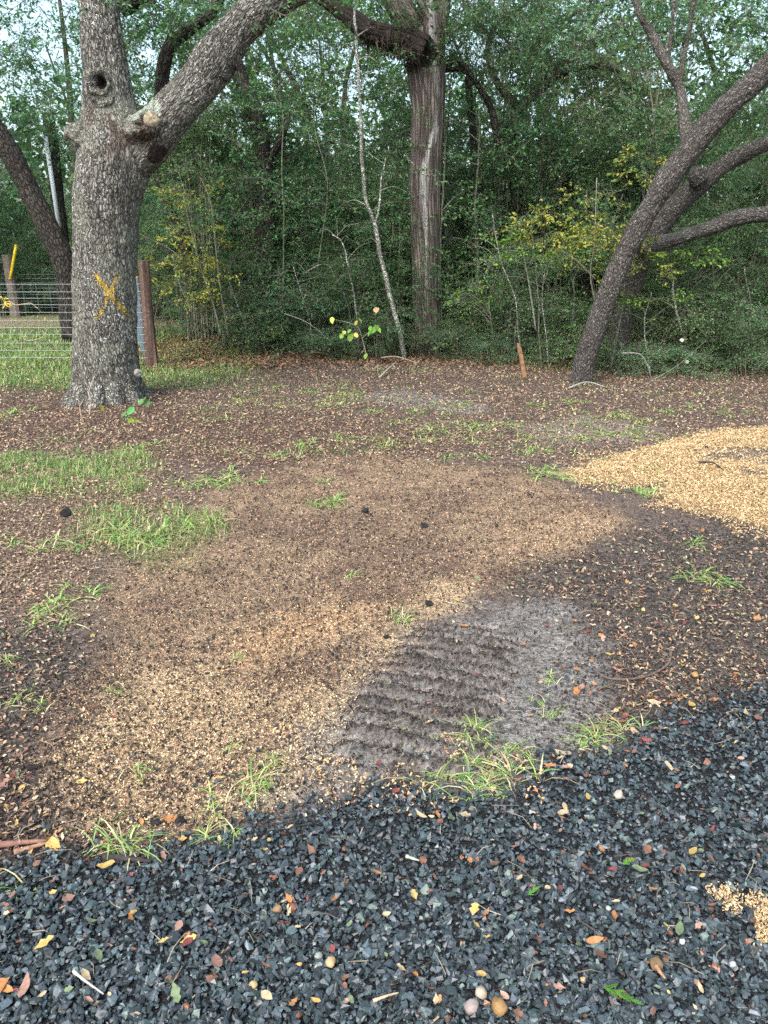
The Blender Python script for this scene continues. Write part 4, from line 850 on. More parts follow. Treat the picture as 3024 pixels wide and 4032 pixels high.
# wooden survey stake
def stake():
    g = np.random.default_rng(4); a = At(2068, 1520, 9.9); a[2] = -.05; c = At(2042, 1352, 9.8); L = c - a; d = L / np.linalg.norm(L); s = np.cross(d, [0, 1, 0]); s /= np.linalg.norm(s); f = np.cross(s, d)
    V = []; C = []
    for i, t_ in enumerate(np.linspace(0, 1, 9)):
        w = .023 if i < 8 else .008
        for sx, sy in ((-1, -1), (1, -1), (1, 1), (-1, 1)):
            V.append(a + L * t_ + s * sx * w * g.uniform(.9, 1.1) + f * sy * .014 + (s * .012 if i == 8 else 0)); C.append(np.array([.32, .185, .10]) * g.uniform(.75, 1.2))
    F = []
    for i in range(8):
        for j in range(4): k = (j + 1) % 4; F += [[i * 4 + j, i * 4 + k, i * 4 + 4 + k], [i * 4 + j, i * 4 + 4 + k, i * 4 + 4 + j]]
    F += [[32, 33, 34], [32, 34, 35]]
    b = Buf(); b.add(V, F, np.array(C)); tagt(ob("wooden_stake", b.mesh("wooden_stake", M_wood)), "orange-brown wooden stake with a splintered top at the forest edge", "stake")
stake()

# ==================================================================== SEEDLINGS
def leaf_shape(seed=0, n=6, curl=.25, lobed=False, w=.45):
    """pointed leaf 1 long along x, folded and curled, 4n triangles, real outline"""
    g = np.random.default_rng(seed); V = []; 
    for i in range(n + 1):
        t = i / n; ww = w * .5 * math.sin(math.pi * t ** .8) ** .8 * (1 + (.35 * math.sin(t * 14) if lobed else g.uniform(-.06, .06)))
        z = curl * (t - .5) ** 2 * g.uniform(.8, 1.2); zz = ww * g.uniform(.1, .6)
        V += [(t, -ww, z + zz), (t, 0, z), (t, ww, z + zz * g.uniform(.3, 1.2))]
    V = np.array(V); F = []
    for i in range(n):
        a = i * 3; F += [[a, a + 3, a + 4], [a, a + 4, a + 1], [a + 1, a + 4, a + 5], [a + 1, a + 5, a + 2]]
    return V - [.5, 0, curl * .1], np.array(F)
def seedling(label, base, stems, leaves, col, Y, seed=0, name="seedling", r=.006, scol=(.28, .22, .16), each=True):
    t = thing(name, label, "plant"); g = np.random.default_rng(seed); b = Buf()
    for pts in stems:
        P = catmull([At(*p, Y) if len(p) == 2 else At(*p) for p in pts], 4); V, F = tube(P, np.linspace(r, r * .45, len(P)), 5); b.add(V, F, scol)
    ob("stem", b.mesh("stem", M_twig, True), t)
    for (x, y, s, c) in leaves:
        V, F = leaf_shape(int(x) % 7, 5, .2, False, .62); bb = Buf()
        M = rotm(np.array([g.uniform(-2.6, -.5)]), np.array([g.uniform(.5, 1.1)]), np.array([g.normal(0, .4)])); inst(bb, V, F, np.array([At(x, y, Y - .03)]), M, np.array([s]), np.array([c]) * g.uniform(.85, 1.15)); ob("leaf", bb.mesh("leaf", M_leaf, True), t)
    return t
LG, LY = (.24, .44, .08), (.62, .58, .14)
seedling("knee-high seedling with a few large bright lime leaves under the thicket", None,
         [[(1455, 1482), (1448, 1420), (1436, 1370), (1425, 1330), (1410, 1290), (1370, 1270), (1300, 1255)], [(1450, 1440), (1440, 1390), (1425, 1330)], [(1425, 1335), (1450, 1310), (1475, 1300)], [(1436, 1370), (1420, 1395)]],
         [(1308, 1262, .10, LY), (1345, 1325, .10, LG), (1355, 1310, .09, LY), (1380, 1330, .13, LG), (1375, 1305, .08, LG), (1402, 1320, .10, LY), (1417, 1262, .09, LG), (1402, 1272, .08, LY), (1460, 1295, .09, LG), (1472, 1300, .12, LG), (1485, 1292, .09, LG), (1492, 1300, .1, LG), (1456, 1312, .11, LG), (1440, 1403, .09, LG), (1480, 1288, .08, LG), (1315, 1460, .08, LY)], None, 10.6, 1)
seedling("small green oak seedling by the right foot of the marked oak", None, [[(566, 1640), (566, 1610), (570, 1585)]], [(555, 1583, .09, (.10, .28, .08)), (580, 1588, .09, (.12, .3, .1)), (570, 1575, .08, (.1, .25, .07))], None, 7.7, 2)
seedling("broad-leaved seedling in front of the marked oak's roots", None, [[(510, 1690), (508, 1650), (515, 1620)]], [(490, 1632, .10, (.09, .27, .08)), (515, 1618, .10, (.12, .34, .1)), (535, 1665, .12, (.22, .26, .04)), (515, 1660, .09, (.2, .28, .05)), (500, 1645, .07, (.12, .3, .1))], None, 7.25, 3)
seedling("leafless forked twig standing against the marked oak's foot", None, [[(352, 1640), (358, 1580), (350, 1545), (372, 1480)], [(358, 1580), (345, 1540)]], [], None, 7.55, 4, "bare_twig", .009, (.4, .33, .27))
seedling("short bare twig left of the forked one at the oak's foot", None, [[(322, 1650), (312, 1590), (303, 1545)], [(315, 1600), (330, 1570)]], [], None, 7.6, 5, "bare_twig", .008, (.36, .3, .24))
seedling("tiny yellow-green seedling at the middle of the oak's foot", None, [[(408, 1640), (410, 1612), (402, 1600)]], [(398, 1606, .08, (.4, .42, .05))], None, 7.5, 6)
# pale hanging leaf and fungus-like pale leaf in the thicket
for (x, y, Y, s, c, lb) in [(1482, 1222, 11.2, .1, (.5, .33, .18), "peach dead leaf caught in the twigs above the lime seedling"), (2685, 1340, 10, .06, (.40, .42, .38), "round pale leaf hanging in the brush right of the leaning tree"), (2705, 1425, 9.9, .06, (.25, .33, .2), "pale green leaf low in the brush right of the leaning tree")]:
    V, F = leaf_shape(3, 5, .3, False, .9); b = Buf(); inst(b, V, F, np.array([At(x, y, Y)]), rotm(np.array([-1.5]), np.array([.9]), np.array([.3])), np.array([s]), np.array([c])); tagt(ob("hanging_leaf", b.mesh("hanging_leaf", M_dead, True)), lb, "leaf")

# ==================================================================== GRAVEL
def hull(seed, n=11, fl=(1, .8, .6)):
    g = np.random.default_rng(seed); p = g.normal(size=(n, 3)); p /= np.linalg.norm(p, axis=1, keepdims=True); p *= np.array(fl) * g.uniform(.75, 1.1, (n, 1)) * .5
    bm = bmesh.new()
    for q in p: bm.verts.new(q)
    r = bmesh.ops.convex_hull(bm, input=bm.verts); bmesh.ops.delete(bm, geom=[v for v in bm.verts if not v.link_faces], context='VERTS')
    bmesh.ops.triangulate(bm, faces=bm.faces); bm.verts.index_update()
    V = np.array([v.co[:] for v in bm.verts]); F = np.array([[v.index for v in f.verts] for f in bm.faces]); bm.free(); return V, F
STN = [hull(i, 9 + i % 3, (1, .62 + .3 * ((i * 7) % 5) / 5, .4 + .3 * ((i * 3) % 5) / 5)) for i in range(16)]
def visible_pts(n, x0, x1, y0, y1, g, power=1.0):
    """random ground points, denser near (as 1/y^power)"""
    u = g.random(n)
    if power == 1: y = y0 * (y1 / y0) ** u
    else: q = 1 - power; y = (y0 ** q + u * (y1 ** q - y0 ** q)) ** (1 / q)
    half = .56 * y + .25; x = np.clip(x0, -half, None) + g.random(n) * (np.minimum(x1, half) - np.clip(x0, -half, None))
    return x, y
def gravel():
    g = np.random.default_rng(31); n = 68000
    x, y = visible_pts(n, -9, 9, .8, 4.6, g, .9)
    sd = sdf_poly(x, y, GRAVEL) + jit(x, y, .08, 5, 21)
    keep = (g.random(n) < sstep(-.10, .07, sd)) | ((g.random(n) < .02) & (sd > -.5) & (x > -1))
    x, y, sd = x[keep], y[keep], sd[keep]; n = len(x); b = Buf()
    sz = np.clip(g.lognormal(math.log(.0185), .36, n), .007, .040); z = height(x, y) + g.uniform(-.001, .012, n) + sz * .12
    tone = np.clip(g.lognormal(math.log(.052), .42, n), .015, .15)[:, None] * np.array([.72, 1.0, 1.12]) * g.uniform(.93, 1.07, (n, 3))
    gr = g.random(n) < .02; tone[gr] = np.array([.12, .16, .14]) * g.uniform(.7, 1.3, (gr.sum(), 1))
    br = g.random(n) < .012; tone[br] = np.array([.16, .07, .04]) * g.uniform(.6, 1.4, (br.sum(), 1))
    k = g.integers(0, 16, n)
    for i in range(16):
        m = k == i; inst(b, *STN[i], np.stack([x, y, z], 1)[m], rotm(g.uniform(0, 6.3, m.sum()), g.normal(0, .45, m.sum()), g.normal(0, .45, m.sum())), sz[m], tone[m])
    ob("gravel", b.mesh("gravel", M_stone), kind='stuff', label='black crushed stone gravel of the drive')
gravel()
def rock(name, label, px, py, size, col, seed, cat="stone", flat=.7, smooth=True, group=None, mat=None, n=40, dz=.3, lift=.01):
    V, F = hull(seed + 900, n if smooth else 14, (1, .85, flat)); x, y = G(px, py); b = Buf(); g = np.random.default_rng(seed)
    inst(b, V, F, np.array([[x, y, H(x, y) + lift + size * flat * dz]]), rotm(np.array([g.uniform(0, 6)]), np.array([g.normal(0, .15)]), np.array([g.normal(0, .15)])), np.array([size]), np.array([col]) * .7)
    return tagt(ob(name, b.mesh(name, mat or M_pebble, smooth)), label, cat, group)
for r_ in [("cream rounded pebble on the gravel left of bottom centre", 1304, 3838, .042, (.50, .36, .20)), ("speckled grey pebble just left of the cream one", 1256, 3808, .030, (.34, .37, .32)),
           ("sandy-white pebble above the two largest bottom pebbles", 1890, 3962, .046, (.52, .44, .33)), ("large pinkish-grey pebble cut by the bottom edge", 1856, 4022, .062, (.34, .28, .26)), ("large ochre pebble beside the pinkish-grey one", 1962, 4020, .060, (.36, .22, .09)),
           ("rough brown stone with a leaf at its foot in the lower right gravel", 2572, 3850, .052, (.25, .17, .09)), ("pale cream stone near the grass clump on the upper gravel", 2428, 3178, .050, (.50, .44, .35)),
           ("small tan pebble beside an orange leaf left of centre in the gravel", 1096, 3622, .040, (.30, .20, .11)), ("small white pebble in the lower right gravel below the green leaf", 2678, 3760, .024, (.75, .78, .78)),
           ("round ochre pebble at the left edge of the bottom gravel", 1003, 3928, .034, (.50, .38, .20)), ("orange round pebble left of the lower gravel's rough brown stone", 2290, 3905, .022, (.6, .4, .2)),
           ("greenish white pebble in the gravel left of the sawdust spill", 2390, 3628, .024, (.4, .46, .42)), ("pale pebble in the bottom right corner gravel", 2876, 3846, .026, (.45, .48, .45)),
           ("tan pebble on dark soil right of the curved twig", 2733, 2675, .045, (.42, .26, .11))]:
    rock("pebble", r_[0], r_[1], r_[2], r_[3] * .72, r_[4], r_[1] % 97, group="light pebbles on the dark ground", lift=.012)
for lb, x, y, s in [("black bark chunk on the brown sawdust above centre", 1667, 2070, .07), ("flat dark rock chip left of the bark chunk above centre", 1440, 2010, .06), ("black clod at the sawdust's right edge beside a grass tuft", 1690, 2385, .055), ("small black clod left of the one beside the grass tuft", 1520, 2515, .035),
                    ("black clod on the yellow sawdust pile's upper part", 2738, 1787, .05), ("second black clod on the yellow sawdust pile", 2780, 1776, .045), ("black clod near the right end of the yellow sawdust pile", 2998, 1975, .05), ("dark earth lump in the leaf litter below the marked oak", 262, 2030, .11),
                    ("dark clod low in the tan sawdust at left", 615, 3245, .045), ("dark stone beside the leaf at the sawdust's lower tip", 712, 3240, .04), ("bluish dark stone on soil at left", 128, 3045, .045)]:
    rock("soil_clod", lb, x, y, s, (.028, .027, .028), int(x) % 89, "clod", .55, False, "dark clods on the ground", M_clod, lift=.0)

# ==================================================================== CHIPS, SAWDUST, LITTER
FLAKE = (np.array([[-.5, -.3, 0], [.5, -.22, .1], [.45, .3, 0], [-.4, .25, .12]]), np.array([[0, 1, 2], [0, 2, 3]]))
def flakes(name, label, n, sampler, dens, size, pal, aspect=1.0, seed=0, lift=.003, tilt=.5, mat=None, prob_pal=None, proto=FLAKE, smax=1.6):
    g = np.random.default_rng(seed); x, y = sampler(n, g); k = g.random(len(x)) < dens(x, y); x, y = x[k], y[k]; n = len(x)
    pal = np.array(pal); ci = g.choice(len(pal), n, p=prob_pal); col = pal[ci] * g.uniform(.65, 1.35, (n, 1))
    s = size * g.uniform(.5, smax, n) * (1 + .12 * np.clip(y - 3, 0, 6)); z = height(x, y) + lift * g.uniform(.2, 1.6, n)
    b = Buf(); inst(b, proto[0] * [1, 1 / aspect, 1], proto[1], np.stack([x, y, z], 1), rotm(g.uniform(0, 6.3, n), g.normal(0, tilt, n), g.normal(0, tilt, n)), s, col)
    return ob(name, b.mesh(name, mat or M_chip), kind='stuff', label=label)
WOODP = [(.56, .41, .24), (.46, .32, .19), (.32, .20, .125), (.18, .11, .08), (.62, .49, .31), (.07, .056, .05), (.27, .15, .10)]
flakes("sawdust_mix", "brown and tan sawdust mixed with dark crumbs over the soil", 260000, lambda n, g: visible_pts(n, -3, 4, 1.55, 7, g, 1.4),
       lambda x, y: np.clip(zone(x, y, BROWN, .12, .12, 4, 45) * .85 * (.45 + .8 * n2(x, y, 3, 3, 70)) + .25 * zone(x, y, TAN2, .3, .3, 3, 47), 0, 1), .0058, WOODP, 1.3, 51, .004, .6, prob_pal=[.14, .16, .18, .22, .07, .10, .13])
flakes("pale_sawdust", "pale tan sawdust in the lighter bands", 150000, lambda n, g: visible_pts(n, -2.2, 2.4, 1.55, 5.5, g, 1.3),
       lambda x, y: np.clip(np.maximum(tan(x, y), zone(x, y, TAN2, .25, .3, 3, 47) * .6) * (1.5 * n2(x, y, 4, 3, 71) - .2), 0, 1), .0062, [(.58, .44, .26), (.50, .36, .21), (.66, .53, .35), (.38, .26, .15)], 1.3, 52, .006, .6)
flakes("pile_sawdust", "loose golden sawdust lying on the pile", 150000, lambda n, g: visible_pts(n, 1.4, 6, 4.0, 7.4, g, 1.2),
       lambda x, y: zone(x, y, PILE, .2, .2, 4, 22) * (1 - .85 * zone(x, y, PBARE, .1, .25, 5, 22)) * (1 - .8 * sstep(.58, .66, n2(x, y, 2.2, 3, 72))), .0095, [(.50, .37, .205), (.43, .31, .165), (.58, .45, .27), (.34, .24, .13)], 1.3, 53, .008, .6)
flakes("dark_crumbs", "dark soil crumbs scattered over soil and sawdust", 90000, lambda n, g: visible_pts(n, -4, 6, 1.55, 8, g, 1.3),
       lambda x, y: np.clip(.5 * zone(x, y, BROWN, .2, .2, 4, 45) + .75 * zone(x, y, DARK1, .2, .1, 4, 43) + .8 * zone(x, y, DARK2, .2, .1, 4, 44) + .06 * zone(x, y, TRACK, .1, .1, 4, 48) + .5 * ridge_mask(x, y) + .10 * zone(x, y, PILE, .1, .1, 4, 48) * (n2(x, y, 2.2, 3, 72) > .5) + .1, 0, 1), .0085, [(.045, .038, .036), (.07, .057, .05), (.028, .025, .025)], 1.1, 54, .007, .8, M_clod, smax=1.9)
LEAFP = [(.26, .18, .12), (.35, .26, .17), (.17, .11, .075), (.12, .075, .058), (.46, .37, .25), (.34, .20, .09), (.19, .07, .06), (.22, .24, .11)]
LQ = (np.array([[-.5, 0, .02], [-.1, -.2, .12], [.5, 0, .05], [-.05, .22, .1]]), np.array([[0, 1, 2], [0, 2, 3]]))
flakes("leaf_litter", "small dead leaves and bark mulch littered over the clearing", 250000, lambda n, g: visible_pts(n, -9, 9, 1.6, 14.5, g, 1.1),
       lambda x, y: np.clip(.95 * zone(x, y, LITL, .4, .4, 2, 41) + .55 * zone(x, y, REDM, .4, .4, 2, 42) + .28 * zone(x, y, DARK1, .3, .2, 3, 43) + .3 * zone(x, y, DARK2, .2, .2, 3, 44) + .9 * sstep(-2.6, -.2, y - forest_edge(x)) + .8 * sstep(4.6, 6.5, y) - .6 * zone(x, y, BROWN, .1, .1, 4, 45) - zone(x, y, GRAVEL, .1, .1, 4, 45) - .9 * zone(x, y, PILE, .1, .1, 4, 45) - .35 * zone(x, y, LAWN, .3, .3, 2, 51) - 1.0 * zone(x, y, TRACK, .1, .1, 4, 48), 0.0, 1), .0165, LEAFP, 1.0, 55, .008, .45, M_dead, prob_pal=[.24, .18, .20, .16, .08, .06, .04, .04], proto=LQ)
flakes("forest_floor_leaves", "brown leaves carpeting the forest floor under the thicket", 30000, lambda n, g: visible_pts(n, -4, 9, 10.2, 15, g, 1),
       lambda x, y: sstep(-1.4, 0, y - forest_edge(x)), .038, [(.20, .13, .08), (.26, .17, .10), (.13, .075, .045), (.10, .055, .035), (.28, .14, .07)], 1.0, 56, .02, .5, M_dead, proto=LQ, smax=1.3)
flakes("gravel_crumbs", "sawdust crumbs strewn over the gravel's upper edge", 9000, lambda n, g: (g.uniform(-.6, .5, n), g.uniform(1.75, 2.3, n)),
       lambda x, y: .5 * (n2(x, y, 6, 3, 75) > .58) * sstep(1.75, 2.1, y), .008, [(.6, .42, .22), (.5, .3, .15)], 1.2, 57, .026, .6)
SPILL = Gp([(2740, 3560), (2830, 3540), (2900, 3620), (2960, 3600), (3024, 3620), (3200, 3640), (3200, 3800), (3000, 3760), (2930, 3730), (2900, 3680), (2850, 3640)])
flakes("sawdust_spill", "yellow sawdust spilled on the gravel at the right edge", 26000, lambda n, g: (g.uniform(SPILL[:, 0].min() - .1, SPILL[:, 0].max(), n), g.uniform(SPILL[:, 1].min() - .1, SPILL[:, 1].max() + .1, n)),
       lambda x, y: zone(x, y, SPILL, .02, .05, 14, 80) * (n2(x, y, 16, 2, 81) > .4), .0055, [(.54, .39, .21), (.46, .32, .17), (.62, .47, .29)], 1.2, 58, .028, .6)
flakes("tread_clods", "soil clods thrown up along the tyre tread bars", 17000, lambda n, g: (g.uniform(-.6, .75, n), g.uniform(1.9, 3.3, n)), lambda x, y: ridge_mask(x, y) * .8, .010, [(.062, .057, .052), (.10, .092, .084), (.04, .036, .033)], 1, 59, .002, 1, M_clod, proto=STN[3], smax=2.0)
# twigs and stems scattered
def twigs():
    g = np.random.default_rng(61); b = Buf(); x, y = visible_pts(1100, -7, 8, 1.3, 13, g, 1.0)
    for xx, yy in zip(x, y):
        if sdf_poly(np.array([xx]), np.array([yy]), PILE)[0] > 0 or (yy < 2.3 and g.random() < .55): continue
        a = g.uniform(0, 6.3); L = g.uniform(.02, .07) * (1 + .2 * yy); d = np.array([math.cos(a), math.sin(a), 0]) * L; z = H(xx, yy) + .012 + (.014 if yy < 2.2 else 0)
        p = np.array([xx, yy, z]); P = [p, p + d * .5 + g.normal(0, L * .08, 3) * [1, 1, .3] + [0, 0, .006], p + d]; V, F = tube(P, [.0013, .0012, .0007], 3, cap=False)
        b.add(V, F, np.array([.34, .29, .21]) * g.uniform(.3, 1.2))
    ob("fallen_twigs", b.mesh("fallen_twigs", M_twig), kind='stuff', label='thin dead twigs and straws scattered over the ground')
twigs()
def stick(name, label, pts, r, col, lift=.015, cat="stick"):
    P = []
    for p in pts:
        x, y = G(p[0], p[1]); P.append([x, y, H(x, y) + lift + (p[2] if len(p) > 2 else 0)])
    P = catmull(P, 5); V, F = tube(P, np.linspace(r, r * .4, len(P)), 6, rough=.2); b = Buf(); b.add(V, F, col); return tagt(ob(name, b.mesh(name, M_twig, True)), label, cat)
stick("curved_twig", "long curved dark twig bowed on the soil above the gravel", [(2640, 2575), (2632, 2620), (2590, 2655), (2520, 2682), (2440, 2688), (2380, 2678), (2335, 2640)], .006, (.13, .10, .085))
stick("stick", "reddish split stick pointing in from the left edge above the gravel", [(-60, 3362), (60, 3345), (190, 3330)], .012, (.22, .12, .09))
stick("stick", "second split stick crossing under the reddish one at left", [(60, 3385), (130, 3362), (200, 3338)], .009, (.28, .17, .11))
stick("stick", "dark bark strip lying at the gravel's edge below the left grass", [(410, 3400), (500, 3410), (600, 3425)], .012, (.04, .035, .033))
stick("stick", "short dark curved stick on the yellow sawdust pile", [(2745, 1848), (2800, 1855), (2845, 1882)], .009, (.06, .05, .045), .02)
stick("stick", "thin light straw across the gravel right of bottom centre", [(1470, 4010), (1520, 3990), (1568, 3975)], .004, (.42, .3, .2), .03)
stick("stick", "forked grey twig on the lower left gravel", [(300, 3895), (350, 3935), (420, 3985)], .004, (.4, .38, .33), .03)
stick("stick", "greenish lichen twig on the mid gravel", [(1598, 3430), (1625, 3440), (1650, 3448)], .005, (.38, .42, .33), .03)
stick("stick", "thin black twig arching over the lower centre gravel", [(1565, 3918), (1630, 3890), (1710, 3850)], .0025, (.05, .045, .04), .035)
stick("stick", "brown stem sticking out of the rough stone's leaf", [(2570, 3870), (2590, 3900), (2608, 3922)], .006, (.34, .2, .12), .03)
stick("fallen_branch", "forked whitish branch lying at the forest edge right of the lime seedling", [(1495, 1495), (1530, 1478, .05), (1562, 1462, .1)], .012, (.34, .3, .25), .02, "branch")
stick("fallen_branch", "pale dead branch lying along the forest edge left of the central trunk", [(1500, 1432, .05), (1560, 1437, .08), (1640, 1448, .04)], .014, (.3, .26, .2), .03, "branch")
stick("fallen_branch", "thin branch lying at the foot of the leaning tree", [(2240, 1535), (2310, 1522, .03), (2380, 1530)], .01, (.33, .33, .3), .02, "branch")
def arch(label, pts, Y, r, col):
    P = catmull([At(a, c, Y) for a, c in pts], 5); V, F = tube(P, np.linspace(r, r * .4, len(P)), 5); b = Buf(); b.add(V, F, col); tagt(ob("fallen_branch", b.mesh("fallen_branch", M_twig, True)), label, "branch")
arch("white dead branch arching down to the ground right of the leaning tree", [(2450, 1390), (2520, 1395), (2550, 1440), (2570, 1500), (2620, 1578)], 9.2, .007, (.25, .25, .23))
arch("grey dead branch slanting across the brush at the right", [(2460, 1555), (2600, 1480), (2680, 1430), (2780, 1340)], 9.4, .005, (.2, .2, .17))
arch("thin white twig bent left of the lime seedling", [(1120, 1235), (1190, 1260), (1240, 1290), (1285, 1330)], 11.4, .006, (.3, .3, .26))

